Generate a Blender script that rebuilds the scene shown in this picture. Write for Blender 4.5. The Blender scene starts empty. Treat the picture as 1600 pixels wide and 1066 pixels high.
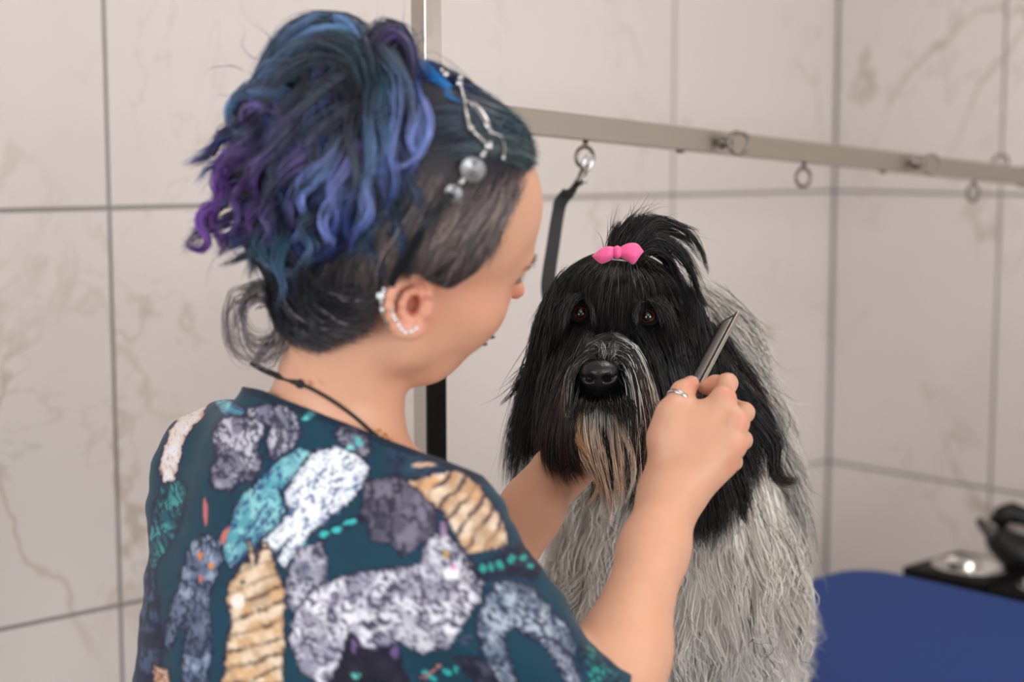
import bpy, bmesh, math, random
import numpy as np
from mathutils import Vector, Matrix

scene = bpy.context.scene
C = scene.collection
rng = np.random.default_rng(7)
random.seed(7)

# ------------------------------------------------------------------ camera
F_PX = 2536.0                      # focal length in pixels of the 1600 px wide frame
PITCH = math.radians(6.5)
CAM = np.array([0.0, 0.0, 1.65])
cam = bpy.data.cameras.new('camera')
cam.sensor_width = 36.0
cam.lens = F_PX / 1600.0 * 36.0
cam.clip_start = 0.05
cam_o = bpy.data.objects.new('camera', cam)
cam_o.location = CAM
cam_o.rotation_euler = (math.pi / 2 - PITCH, 0, 0)
cam.dof.use_dof = True
cam.dof.focus_distance = 1.63
cam.dof.aperture_fstop = 2.9
C.objects.link(cam_o)
scene.camera = cam_o

# ------------------------------------------------------------------ world, exposure
world = bpy.data.worlds.new('daylight')
scene.world = world
world.use_nodes = True
world.node_tree.nodes['Background'].inputs[0].default_value = (0.80, 0.90, 1.0, 1)
world.node_tree.nodes['Background'].inputs[1].default_value = 1.0
scene.view_settings.view_transform = 'Standard'
scene.view_settings.look = 'None'
scene.view_settings.exposure = EXPOSURE = 0.22
scene.view_settings.gamma = 1.0
scene.view_settings.use_curve_mapping = False
scene.cycles.max_bounces = 14
scene.cycles.diffuse_bounces = 8
scene.cycles.transmission_bounces = 10
WINDOW_POWER = 50.0
WINDOW2_POWER = 75.0
PANEL_EMIT = 7.0

# the room's axes: UB runs along the back wall to the right, NB points from the back wall into the room
_a = math.radians(48.0)
UB = np.array([math.sin(_a), math.cos(_a), 0.0])
NB = np.array([math.cos(_a), -math.sin(_a), 0.0])
ZZ = np.array([0.0, 0.0, 1.0])
CORNER = np.array([0.711, 3.600, 0.0])
ROOM_U, ROOM_N, ROOM_H = 5.0, 4.6, 2.75

FW = np.array([0, math.cos(PITCH), -math.sin(PITCH)])
UP = np.array([0, math.sin(PITCH), math.cos(PITCH)])
RT = np.array([1.0, 0, 0])


def at(px, py, d):
    """the point seen at a photo pixel, d metres in front of the lens"""
    return CAM + d * (FW + RT * (px - 800) / F_PX - UP * (py - 533) / F_PX)


def pix(P):
    """photo pixel (and depth) of points, to measure the build against the photo"""
    q = np.asarray(P) - CAM
    d = q @ FW
    return np.stack([800 + F_PX * (q @ RT) / d, 533 - F_PX * (q @ UP) / d, d], -1)


def room(u, n, z):
    return CORNER + UB * u + NB * n + ZZ * z


def unit(v):
    v = np.asarray(v, float)
    return v / (np.linalg.norm(v) + 1e-12)


# ------------------------------------------------------------------ materials
def nodes_of(m):
    m.use_nodes = True
    return m.node_tree.nodes, m.node_tree.links


def pmat(name, col, rough=0.5, metal=0.0, **kw):
    m = bpy.data.materials.new(name)
    n, l = nodes_of(m)
    b = n['Principled BSDF']
    b.inputs['Base Color'].default_value = (*col, 1)
    b.inputs['Roughness'].default_value = rough
    b.inputs['Metallic'].default_value = metal
    for k, v in kw.items():
        b.inputs[k.replace('_', ' ')].default_value = v
    return m


def add_bump(m, scale, strength, dist=0.001, kind='noise', detail=4.0, stretch=None):
    n, l = nodes_of(m)
    tc = n.new('ShaderNodeTexCoord')
    mp = n.new('ShaderNodeMapping')
    l.new(tc.outputs['Object'], mp.inputs[0])
    if stretch:
        mp.inputs['Scale'].default_value = stretch
    t = n.new('ShaderNodeTexNoise')
    t.inputs['Scale'].default_value = scale
    t.inputs['Detail'].default_value = detail
    l.new(mp.outputs[0], t.inputs[0])
    bp = n.new('ShaderNodeBump')
    bp.inputs['Strength'].default_value = strength
    bp.inputs['Distance'].default_value = dist
    l.new(t.outputs[0], bp.inputs['Height'])
    l.new(bp.outputs[0], n['Principled BSDF'].inputs['Normal'])
    return t


def srgb(r, g, b):
    f = lambda c: (c / 12.92 if c <= 0.04045 else ((c + 0.055) / 1.055) ** 2.4)
    return tuple(f(x / 255.0) for x in (r, g, b))


# ------------------------------------------------------------------ objects
def tag(o, label=None, cat=None, group=None, kind=None):
    if label: o['label'] = label
    if cat: o['category'] = cat
    if group: o['group'] = group
    if kind: o['kind'] = kind
    return o


def thing(name, loc, label, cat, group=None):
    o = bpy.data.objects.new(name, None)
    o.location = loc
    o.empty_display_size = 0.05
    C.objects.link(o)
    return tag(o, label, cat, group)


def link(name, me, mat, parent=None, smooth=False):
    o = bpy.data.objects.new(name, me)
    if mat is not None and not me.materials:
        me.materials.append(mat)
    if smooth:
        me.polygons.foreach_set('use_smooth', np.ones(len(me.polygons), bool))
    C.objects.link(o)
    if parent is not None:
        o.parent = parent
        p = parent
        M = Matrix.Translation(p.location)
        if p.parent is not None:
            M = Matrix.Translation(p.parent.location) @ M
        # geometry is given in world coordinates; keep it there
        o.location = -(M.translation)
    return o


def np_mesh(name, V, Fq, mats=None, smooth=True, cols=None):
    """mesh from numpy arrays; Fq (n,3) or (n,4)"""
    V = np.ascontiguousarray(V, np.float32)
    Fq = np.ascontiguousarray(Fq, np.int32)
    me = bpy.data.meshes.new(name)
    n, k = Fq.shape
    me.vertices.add(len(V))
    me.vertices.foreach_set('co', V.ravel())
    me.loops.add(n * k)
    me.loops.foreach_set('vertex_index', Fq.ravel())
    me.polygons.add(n)
    me.polygons.foreach_set('loop_start', np.arange(0, n * k, k, dtype=np.int32))
    me.polygons.foreach_set('loop_total', np.full(n, k, np.int32))
    if smooth:
        me.polygons.foreach_set('use_smooth', np.ones(n, bool))
    if cols is not None:
        a = me.color_attributes.new('Col', 'FLOAT_COLOR', 'POINT')
        c4 = np.ones((len(V), 4), np.float32)
        c4[:, :3] = cols
        a.data.foreach_set('color', c4.ravel())
    me.update()
    me.validate()
    return me


class MB:
    """collects simple shapes in world coordinates, builds one mesh"""
    def __init__(s):
        s.bm = bmesh.new()

    def box(s, o, ax, ay, az, bevel=0.0, seg=2):
        """box from centre o and half-extent vectors"""
        o, ax, ay, az = [np.asarray(q, float) for q in (o, ax, ay, az)]
        t = bmesh.new()
        vs = [t.verts.new(o + ax * i + ay * j + az * k) for i in (-1, 1) for j in (-1, 1) for k in (-1, 1)]
        for f in ((0, 1, 3, 2), (4, 6, 7, 5), (0, 4, 5, 1), (2, 3, 7, 6), (0, 2, 6, 4), (1, 5, 7, 3)):
            t.faces.new([vs[i] for i in f])
        bmesh.ops.recalc_face_normals(t, faces=t.faces)
        if bevel:
            bmesh.ops.bevel(t, geom=t.edges[:], offset=bevel, segments=seg, affect='EDGES', profile=0.5)
        s._take(t)
        return s

    def _take(s, t):
        me = bpy.data.meshes.new('tmp')
        t.to_mesh(me); t.free()
        s.bm.from_mesh(me)
        bpy.data.meshes.remove(me)

    def tube(s, pts, rad, sides=10, cap=True, closed=False, flat=None):
        """swept tube; rad number or list; flat=(a,b) ellipse factors"""
        P = [np.asarray(p, float) for p in pts]
        n = len(P)
        R = rad if hasattr(rad, '__len__') else [rad] * n
        T = []
        for i in range(n):
            if closed:
                T.append(unit(P[(i + 1) % n] - P[i - 1]))
            else:
                T.append(unit(P[min(i + 1, n - 1)] - P[max(i - 1, 0)]))
        ref = np.array([0, 0, 1.0]) if abs(T[0][2]) < 0.9 else np.array([1.0, 0, 0])
        N = unit(np.cross(T[0], ref))
        rings = []
        for i in range(n):
            N = unit(N - T[i] * np.dot(N, T[i]))
            B = np.cross(T[i], N)
            fa, fb = flat if flat else (1, 1)
            rings.append([s.bm.verts.new(P[i] + R[i] * (N * math.cos(a) * fa + B * math.sin(a) * fb))
                          for a in [2 * math.pi * k / sides for k in range(sides)]])
        m = n if closed else n - 1
        for i in range(m):
            a, b = rings[i], rings[(i + 1) % n]
            for k in range(sides):
                s.bm.faces.new((a[k], a[(k + 1) % sides], b[(k + 1) % sides], b[k]))
        if cap and not closed:
            s.bm.faces.new(rings[0][::-1]); s.bm.faces.new(rings[-1])
        return s

    def lathe(s, o, axis, prof, sides=32):
        """profile [(r, h)...] turned about axis through o"""
        o = np.asarray(o, float); axis = unit(axis)
        ref = np.array([0, 0, 1.0]) if abs(axis[2]) < 0.9 else np.array([1.0, 0, 0])
        N = unit(np.cross(axis, ref)); B = np.cross(axis, N)
        rings = []
        for r, h in prof:
            if r <= 1e-7:
                rings.append([s.bm.verts.new(o + axis * h)])
            else:
                rings.append([s.bm.verts.new(o + axis * h + r * (N * math.cos(a) + B * math.sin(a)))
                              for a in [2 * math.pi * k / sides for k in range(sides)]])
        for a, b in zip(rings[:-1], rings[1:]):
            for k in range(sides):
                k2 = (k + 1) % sides
                if len(a) == 1 and len(b) == 1: continue
                if len(a) == 1: s.bm.faces.new((a[0], b[k], b[k2]))
                elif len(b) == 1: s.bm.faces.new((a[k], b[0], a[k2]))
                else: s.bm.faces.new((a[k], b[k], b[k2], a[k2]))
        return s

    def ball(s, o, r, seg=16, rings=10, scale=(1, 1, 1), M=None):
        t = bmesh.new()
        bmesh.ops.create_uvsphere(t, u_segments=seg, v_segments=rings, radius=r)
        for v in t.verts:
            q = Vector((v.co.x * scale[0], v.co.y * scale[1], v.co.z * scale[2]))
            if M is not None: q = M @ q
            v.co = q + Vector(o)
        s._take(t)
        return s

    def build(s, name, mat, parent=None, smooth=False, normals=True):
        if normals:
            bmesh.ops.recalc_face_normals(s.bm, faces=s.bm.faces)
        me = bpy.data.meshes.new(name)
        s.bm.to_mesh(me); s.bm.free()
        return link(name, me, mat, parent, smooth)


def spline(P, n):
    """Catmull-Rom through the points, n samples"""
    P = np.asarray(P, float)
    if len(P) == 2:
        t = np.linspace(0, 1, n)[:, None]
        return P[0] * (1 - t) + P[1] * t
    Q = np.vstack([2 * P[0] - P[1], P, 2 * P[-1] - P[-2]])
    m = len(P) - 1
    x = np.linspace(0, m, n)
    i = np.minimum(x.astype(int), m - 1)
    t = (x - i)[:, None]
    a, b, c, d = Q[i], Q[i + 1], Q[i + 2], Q[i + 3]
    return 0.5 * ((2 * b) + (-a + c) * t + (2 * a - 5 * b + 4 * c - d) * t ** 2 + (-a + 3 * b - 3 * c + d) * t ** 3)


# ------------------------------------------------------------------ signed distance modelling
class SDF:
    def __init__(s, lo, hi, h):
        s.lo = np.asarray(lo, float); s.h = h
        s.n = np.ceil((np.asarray(hi) - s.lo) / h).astype(int) + 1
        s.a = np.full(s.n, 0.08, np.float32)

    def _sub(s, lo, hi):
        i0 = np.clip(np.floor((np.asarray(lo) - s.lo) / s.h).astype(int), 0, s.n)
        i1 = np.clip(np.ceil((np.asarray(hi) - s.lo) / s.h).astype(int) + 1, 0, s.n)
        sl = tuple(slice(a, b) for a, b in zip(i0, i1))
        ax = [(s.lo[k] + s.h * np.arange(i0[k], i1[k])).astype(np.float32) for k in range(3)]
        return sl, (ax[0][:, None, None], ax[1][None, :, None], ax[2][None, None, :])

    def op(s, fn, lo, hi, k=0.01, mode='add', pad=None):
        pad = 0.012 + k if pad is None else pad
        sl, (X, Y, Z) = s._sub(np.asarray(lo) - pad, np.asarray(hi) + pad)
        a = s.a[sl]
        if a.size == 0: return s
        d = fn(X, Y, Z)
        if mode == 'add':
            h = np.maximum(k - np.abs(a - d), 0) / k
            s.a[sl] = np.minimum(a, d) - h * h * (k / 4)
        else:
            d = -d
            h = np.maximum(k - np.abs(a - d), 0) / k
            s.a[sl] = np.maximum(a, d) + h * h * (k / 4)
        return s

    def cap(s, p, q, r0, r1=None, k=0.01, mode='add'):
        """tapered capsule"""
        p, q = np.asarray(p, float), np.asarray(q, float)
        r1 = r0 if r1 is None else r1
        v = q - p; L2 = float(v @ v) + 1e-12

        def fn(X, Y, Z):
            t = ((X - p[0]) * v[0] + (Y - p[1]) * v[1] + (Z - p[2]) * v[2]) / L2
            t = np.clip(t, 0, 1)
            return np.sqrt((X - p[0] - t * v[0]) ** 2 + (Y - p[1] - t * v[1]) ** 2 + (Z - p[2] - t * v[2]) ** 2) - (r0 + (r1 - r0) * t)
        r = max(r0, r1)
        return s.op(fn, np.minimum(p, q) - r, np.maximum(p, q) + r, k, mode)

    def chain(s, pts, rad, k=0.01, mode='add'):
        for i in range(len(pts) - 1):
            s.cap(pts[i], pts[i + 1], rad[i], rad[i + 1], k, mode)
        return s

    def ell(s, c, r, R=None, k=0.01, mode='add'):
        """ellipsoid, R rows = local axes in world"""
        c = np.asarray(c, float); r = np.asarray(r, float)
        R = np.eye(3) if R is None else np.asarray(R, float)
        ext = np.sqrt(((R * r[:, None]) ** 2).sum(0))

        def fn(X, Y, Z):
            x, y, z = X - c[0], Y - c[1], Z - c[2]
            k0 = 0; k1 = 0
            for i in range(3):
                q = R[i, 0] * x + R[i, 1] * y + R[i, 2] * z
                k0 = k0 + (q / r[i]) ** 2
                k1 = k1 + (q / r[i] ** 2) ** 2
            k0 = np.sqrt(k0) + 1e-9
            return k0 * (k0 - 1) / (np.sqrt(k1) + 1e-9)
        return s.op(fn, c - ext, c + ext, k, mode)

    def mesh(s):
        """naive surface nets"""
        a = s.a
        ins = a < 0
        c = np.zeros(np.array(a.shape) - 1, np.uint8)
        for i in (0, 1):
            for j in (0, 1):
                for k in (0, 1):
                    c += ins[i:a.shape[0] - 1 + i, j:a.shape[1] - 1 + j, k:a.shape[2] - 1 + k]
        act = np.argwhere((c > 0) & (c < 8))
        idx = np.full(c.shape, -1, np.int32)
        idx[tuple(act.T)] = np.arange(len(act))
        acc = np.zeros((len(act), 3)); cnt = np.zeros(len(act))
        cor = [(i, j, k) for i in (0, 1) for j in (0, 1) for k in (0, 1)]
        val = {o: a[act[:, 0] + o[0], act[:, 1] + o[1], act[:, 2] + o[2]] for o in cor}
        for o in cor:
            for ax in range(3):
                if o[ax] == 0:
                    o2 = list(o); o2[ax] = 1; o2 = tuple(o2)
                    v0, v1 = val[o], val[o2]
                    m = (v0 < 0) != (v1 < 0)
                    t = np.where(m, v0 / np.where(m, v0 - v1, 1), 0)
                    p = np.array(o, float)[None] + np.zeros((len(act), 3)); p[:, ax] += t
                    acc[m] += p[m]; cnt[m] += 1
        V = s.lo + s.h * (act + acc / cnt[:, None])
        quads = []
        for ax in range(3):
            b, d = (ax + 1) % 3, (ax + 2) % 3
            sl0 = [slice(1, -1)] * 3; sl1 = [slice(1, -1)] * 3
            sl0[ax] = slice(0, -1); sl1[ax] = slice(1, None)
            x0, x1 = ins[tuple(sl0)], ins[tuple(sl1)]
            e = np.argwhere(x0 != x1)
            flip = x0[tuple(e.T)]
            e = e + 1; e[:, ax] -= 1
            def cell(db, dd):
                q = e.copy(); q[:, b] += db; q[:, d] += dd
                return idx[tuple(q.T)]
            q = np.stack([cell(-1, -1), cell(0, -1), cell(0, 0), cell(-1, 0)], 1)
            q[~flip] = q[~flip][:, ::-1]
            quads.append(q)
        Q = np.vstack(quads)
        Q = Q[(Q >= 0).all(1)]
        return V, Q

    def sample(s, P):
        q = (np.asarray(P) - s.lo) / s.h
        i = np.clip(np.floor(q).astype(int), 0, s.n - 2)
        t = np.clip(q - i, 0, 1)
        r = 0
        for a in (0, 1):
            for b in (0, 1):
                for c in (0, 1):
                    w = (t[:, 0] if a else 1 - t[:, 0]) * (t[:, 1] if b else 1 - t[:, 1]) * (t[:, 2] if c else 1 - t[:, 2])
                    r = r + w * s.a[i[:, 0] + a, i[:, 1] + b, i[:, 2] + c]
        return r

    def grad(s, P, e=0.004):
        g = np.zeros_like(P)
        for k in range(3):
            o = np.zeros(3); o[k] = e
            g[:, k] = s.sample(P + o) - s.sample(P - o)
        return g / (np.linalg.norm(g, axis=1, keepdims=True) + 1e-9)


def keep_main(V, Q):
    used = np.unique(Q)
    m = np.full(len(V), -1); m[used] = np.arange(len(used))
    return V[used], m[Q]


# ------------------------------------------------------------------ hair and fur
def tubes(P, w, cols, sides=3, prof=None):
    """P (N,K,3) polylines -> vertices, faces, colours of thin tapered tubes; w (N,) half widths; cols (N,K,3)"""
    N, K, _ = P.shape
    T = np.gradient(P, axis=1)
    T /= np.linalg.norm(T, axis=2, keepdims=True) + 1e-9
    ref = np.array([0.31, -0.9, 0.3]); ref /= np.linalg.norm(ref)
    A = np.cross(T, ref); A /= np.linalg.norm(A, axis=2, keepdims=True) + 1e-9
    B = np.cross(T, A)
    t = np.linspace(0, 1, K)
    if prof is None:
        prof = np.clip(np.minimum(0.15 + t * 5, 1) * np.minimum((1 - t) * 2.2, 1), 0.06, 1)
    W = w[:, None] * prof[None]
    ph = rng.uniform(0, 6.28, (N, 1))
    rings = []
    for s in range(sides):
        a = ph + 2 * math.pi * s / sides
        rings.append(P + W[..., None] * (A * np.cos(a)[..., None] + B * np.sin(a)[..., None]))
    V = np.stack(rings, 2)                      # N,K,S,3
    base = (np.arange(N)[:, None, None] * K + np.arange(K - 1)[None, :, None]) * sides
    s0 = np.arange(sides)[None, None]; s1 = (s0 + 1) % sides
    Fq = np.stack([base + s0, base + s1, base + sides + s1, base + sides + s0], -1).reshape(-1, 4)
    cc = np.repeat(cols[:, :, None], sides, 2).reshape(-1, 3)
    return V.reshape(-1, 3), Fq, cc


def smooth_noise(n, K, amp, waves, r=None):
    """per strand smooth offset curves (n,K,3)"""
    r = r or rng
    t = np.linspace(0, 1, K)[None, :, None]
    ph = r.uniform(0, 6.28, (n, 1, 3)); fr = waves * r.uniform(0.6, 1.4, (n, 1, 3))
    return amp * np.sin(ph + 6.28 * fr * t)


def patch(guides, n, K=9, spread=0.004, end_spread=None, wave=0.0, waves=1.5, fly=0.0, lenvar=0.25,
          clump=0.6, nclump=None, start=0.0, depth=None):
    """strands filling the sheet between neighbouring guides (each a list of points).
    Returns (n,K,3) and the sheet coordinate (n,)"""
    G = np.stack([spline(g, 24) for g in guides])         # m,24,3
    m = len(G)
    end_spread = spread if end_spread is None else end_spread

    def eval_u(u, tt):
        if m == 1:
            g = np.repeat(G[:1], len(u), 0)
        else:
            x = np.clip(u, 0, 1) * (m - 1)
            i = np.minimum(x.astype(int), m - 2); f = (x - i)[:, None, None]
            im, ip = np.maximum(i - 1, 0), np.minimum(i + 2, m - 1)
            a, b, c, d = G[im], G[i], G[i + 1], G[ip]
            g = 0.5 * (2 * b + (c - a) * f + (2 * a - 5 * b + 4 * c - d) * f ** 2 + (3 * b - a - 3 * c + d) * f ** 3)
        x = tt * 23; i = np.minimum(x.astype(int), 22); f = (x - i)[..., None]
        r = np.arange(len(u))[:, None]
        return g[r, i] * (1 - f) + g[r, i + 1] * f
    u = rng.uniform(0, 1, n)
    t1 = 1 - lenvar * rng.uniform(0, 1, n) ** 2
    t0 = start * rng.uniform(0, 1, n)
    tl = np.linspace(0, 1, K)[None]
    tt = t0[:, None] + (t1 - t0)[:, None] * tl
    P = eval_u(u, tt)
    off0 = rng.normal(0, 1, (n, 1, 3)) * spread
    off1 = rng.normal(0, 1, (n, 1, 3)) * end_spread
    P = P + off0 * (1 - tl[..., None]) + off1 * tl[..., None]
    if wave:
        P = P + smooth_noise(n, K, wave, waves) * tl[..., None]
    if clump:
        nc = nclump or max(2, n // 25)
        ci = rng.integers(0, n, nc)
        near = np.abs(u[:, None] - u[ci][None]) + 0.02 * rng.uniform(0, 1, (n, nc))
        if m == 1: near = np.linalg.norm(off0 - off0[ci][:, 0][None], axis=2) + rng.uniform(0, spread * 0.5, (n, nc))
        g = ci[near.argmin(1)]
        wgt = clump * (tl ** 1.5)[..., None]
        P = P * (1 - wgt) + P[g] * wgt
    if fly:
        m_ = rng.uniform(0, 1, n) < 0.12
        P[m_] += (rng.normal(0, 1, (m_.sum(), 1, 3)) * fly) * (tl ** 2)[..., None]
    return P, u


def ramp(stops, x):
    xs = [s[0] for s in stops]; cs = np.array([s[1] for s in stops], float)
    x = np.asarray(x)
    return np.stack([np.interp(x, xs, cs[:, k]) for k in range(3)], -1)


class Fur:
    """collects strands of one coat"""
    def __init__(s): s.P = []; s.w = []; s.c = []

    def add(s, P, w, cols):
        n, K, _ = P.shape
        w = np.full(n, w) * rng.uniform(0.7, 1.25, n) if np.isscalar(w) else w
        cols = np.asarray(cols, float)
        if cols.ndim == 1: cols = np.broadcast_to(cols, (n, K, 3)).copy()
        if cols.ndim == 2: cols = np.repeat(cols[:, None], K, 1)
        s.P.append(P); s.w.append(w); s.c.append(cols)
        return s

    def build(s, name, mat, parent, sides=3):
        byK = {}
        for P, w, c in zip(s.P, s.w, s.c):
            byK.setdefault(P.shape[1], []).append((P, w, c))
        VV, FF, CC, base = [], [], [], 0
        for K, lst in byK.items():
            V, Fq, cc = tubes(np.concatenate([q[0] for q in lst]), np.concatenate([q[1] for q in lst]), np.concatenate([q[2] for q in lst]), sides)
            VV.append(V); FF.append(Fq + base); CC.append(cc); base += len(V)
        me = np_mesh(name, np.concatenate(VV), np.concatenate(FF), cols=np.concatenate(CC))
        o = link(name, me, mat, parent)
        o['kind'] = 'stuff'
        return o


def hair_mat(name, rough=0.38, spec=0.5, sheen=0.0, coat=0.0, translucent=0.0):
    m = bpy.data.materials.new(name)
    n, l = nodes_of(m)
    b = n['Principled BSDF']
    a = n.new('ShaderNodeAttribute'); a.attribute_name = 'Col'
    l.new(a.outputs['Color'], b.inputs['Base Color'])
    b.inputs['Roughness'].default_value = rough
    b.inputs['Specular IOR Level'].default_value = spec
    b.inputs['Sheen Weight'].default_value = sheen
    b.inputs['Coat Weight'].default_value = coat
    if translucent:
        t = n.new('ShaderNodeBsdfTranslucent'); l.new(a.outputs['Color'], t.inputs['Color'])
        mx = n.new('ShaderNodeMixShader'); mx.inputs[0].default_value = translucent
        l.new(b.outputs[0], mx.inputs[1]); l.new(t.outputs[0], mx.inputs[2])
        l.new(mx.outputs[0], n['Material Output'].inputs['Surface'])
    return m

# ================================================================== the room
M_grout = pmat('grout', srgb(150, 146, 143), 0.8)
add_bump(M_grout, 300, 0.3)


def tile_material():
    m = bpy.data.materials.new('marble_tile')
    n, l = nodes_of(m)
    b = n['Principled BSDF']
    tc = n.new('ShaderNodeTexCoord')
    mp = n.new('ShaderNodeMapping'); mp.inputs['Scale'].default_value = (1.0, 1.0, 0.8)
    l.new(tc.outputs['Object'], mp.inputs[0])
    # wandering veins: thin bands where a warped noise crosses its middle value
    def veins(scale, dist, width, seed, soft):
        nz = n.new('ShaderNodeTexNoise'); nz.noise_dimensions = '4D'
        nz.inputs['W'].default_value = seed
        nz.inputs['Scale'].default_value = scale; nz.inputs['Detail'].default_value = 5
        nz.inputs['Roughness'].default_value = 0.55; nz.inputs['Distortion'].default_value = dist
        l.new(mp.outputs[0], nz.inputs[0])
        s = n.new('ShaderNodeMath'); s.operation = 'SUBTRACT'; s.inputs[1].default_value = 0.5
        l.new(nz.outputs[0], s.inputs[0])
        ab = n.new('ShaderNodeMath'); ab.operation = 'ABSOLUTE'; l.new(s.outputs[0], ab.inputs[0])
        mr = n.new('ShaderNodeMapRange'); mr.interpolation_type = 'SMOOTHSTEP'
        mr.inputs['From Min'].default_value = 0.0; mr.inputs['From Max'].default_value = width
        mr.inputs['To Min'].default_value = 1.0; mr.inputs['To Max'].default_value = 0.0
        l.new(ab.outputs[0], mr.inputs[0])
        # veins come and go
        g = n.new('ShaderNodeTexNoise'); g.inputs['Scale'].default_value = 3.2; g.inputs['Detail'].default_value = 2
        l.new(mp.outputs[0], g.inputs[0])
        gr = n.new('ShaderNodeMapRange'); gr.inputs['From Min'].default_value = 0.44; gr.inputs['From Max'].default_value = 0.44 + soft
        l.new(g.outputs[0], gr.inputs[0])
        mu = n.new('ShaderNodeMath'); mu.operation = 'MULTIPLY'
        l.new(mr.outputs[0], mu.inputs[0]); l.new(gr.outputs[0], mu.inputs[1])
        return mu
    v1 = veins(2.1, 0.6, 0.014, 3.3, 0.18)
    v2 = veins(3.6, 1.2, 0.010, 8.1, 0.22)
    mix = n.new('ShaderNodeMix'); mix.data_type = 'RGBA'
    mix.inputs['A'].default_value = (*srgb(222, 213, 208), 1); mix.inputs['B'].default_value = (*srgb(178, 158, 134), 1)
    sc = n.new('ShaderNodeMath'); sc.operation = 'MULTIPLY'; sc.inputs[1].default_value = 0.62
    l.new(v1.outputs[0], sc.inputs[0]); l.new(sc.outputs[0], mix.inputs['Factor'])
    mix2 = n.new('ShaderNodeMix'); mix2.data_type = 'RGBA'
    mix2.inputs['B'].default_value = (*srgb(176, 166, 158), 1)
    sc2 = n.new('ShaderNodeMath'); sc2.operation = 'MULTIPLY'; sc2.inputs[1].default_value = 0.5
    l.new(v2.outputs[0], sc2.inputs[0]); l.new(sc2.outputs[0], mix2.inputs['Factor'])
    l.new(mix.outputs['Result'], mix2.inputs['A'])
    l.new(mix2.outputs['Result'], b.inputs['Base Color'])
    b.inputs['Roughness'].default_value = 0.16
    b.inputs['Specular IOR Level'].default_value = 0.45
    return m


M_tile = tile_material()
M_paint = pmat('white_paint', srgb(226, 222, 216), 0.7)
M_taupe = pmat('taupe_paint', srgb(160, 150, 142), 0.7)  # for the unseen walls, toned darker to lower the fill light
M_floor = pmat('floor_tile', srgb(150, 145, 140), 0.4)
add_bump(M_floor, 60, 0.2)


M_glass = bpy.data.materials.new('window_glass')
_n, _l = nodes_of(M_glass)
_t = _n.new('ShaderNodeBsdfTransparent'); _g = _n.new('ShaderNodeBsdfGlossy'); _g.inputs['Roughness'].default_value = 0.02
_m = _n.new('ShaderNodeMixShader'); _m.inputs[0].default_value = 0.06
_l.new(_t.outputs[0], _m.inputs[1]); _l.new(_g.outputs[0], _m.inputs[2]); _l.new(_m.outputs[0], _n['Material Output'].inputs['Surface'])


def struct(name, o):
    o['kind'] = 'structure'
    return o


def wall(name, o, ux, uz, thick, mat):
    """slab: o lower corner on the room side, ux/uz edge vectors, thick vector away from the room"""
    c = o + ux / 2 + uz / 2 + thick / 2
    return struct(name, MB().box(c, ux / 2, uz / 2, thick / 2).build(name, mat))


T = 0.12
wall_back = wall('wall_back', room(-ROOM_U, 0, 0), UB * ROOM_U, ZZ * ROOM_H, -NB * T, M_grout)
wall_right = wall('wall_right', room(0, -T, 0), NB * (ROOM_N + T), ZZ * ROOM_H, UB * T, M_grout)
floor = struct('floor', MB().box(room(-ROOM_U / 2, ROOM_N / 2, -0.05), UB * (ROOM_U / 2 + T), NB * (ROOM_N / 2 + T), ZZ * 0.05).build('floor', M_floor))
ceiling = struct('ceiling', MB().box(room(-ROOM_U / 2, ROOM_N / 2, ROOM_H + 0.05), UB * (ROOM_U / 2 + T), NB * (ROOM_N / 2 + T), ZZ * 0.05).build('ceiling', M_paint))


def wall_with_window(name, base, along, length, out, a0, a1, z0, z1, num):
    """painted wall with an opening a0..a1, z0..z1 along it; frame and panes in the opening"""
    mb = MB()
    for (p, q, r, s) in ((0, a0, 0, ROOM_H), (a1, length, 0, ROOM_H), (a0, a1, 0, z0), (a0, a1, z1, ROOM_H)):
        mb.box(base + along * (p + q) / 2 + ZZ * (r + s) / 2 + out * T / 2, along * (q - p) / 2, ZZ * (s - r) / 2, out * T / 2)
    w = struct(name, mb.build(name, M_taupe))
    wm = MB()
    ctr = base + along * (a0 + a1) / 2 + ZZ * (z0 + z1) / 2 + out * T * 0.6
    hw, hz, b = (a1 - a0) / 2, (z1 - z0) / 2, 0.03
    for sg in (-1, 1):
        wm.box(ctr + along * sg * (hw - b), along * b, ZZ * hz, out * 0.03)
        wm.box(ctr + ZZ * sg * (hz - b), along * (hw - 2 * b), ZZ * b, out * 0.03)
    wm.box(ctr, along * b, ZZ * (hz - 2 * b), out * 0.03)
    win = struct('window_%d' % num, wm.build('window_%d' % num, M_paint))
    for sg in (-1, 1):
        MB().box(ctr + along * sg * (hw / 2 - b / 4), along * (hw / 2 - b * 1.25), ZZ * (hz - 2 * b), out * 0.003).build('pane', M_glass, win)
    return w, ctr, hw, hz


wl, wc1, wh1, wz1 = wall_with_window('wall_left', room(-ROOM_U, -T, 0), NB, ROOM_N + T, -UB, 0.9, 3.3, 0.95, 2.35, 1)
wf, wc2, wh2, wz2 = wall_with_window('wall_front', room(-ROOM_U, ROOM_N, 0), UB, ROOM_U, NB, 1.6, 4.0, 0.95, 2.35, 2)


def window_light(name, c, along, out, hw, hz, power, col):
    L = bpy.data.lights.new(name, 'AREA'); L.shape = 'RECTANGLE'
    L.size, L.size_y = 2 * hw, 2 * hz; L.energy = power; L.color = col
    o = bpy.data.objects.new(name, L)
    zc = Vector(out); xc = Vector(along); yc = zc.cross(xc)
    o.matrix_world = Matrix.Translation(Vector(c + out * 0.12)) @ Matrix((xc, yc, zc)).transposed().to_4x4()
    C.objects.link(o)


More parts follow.
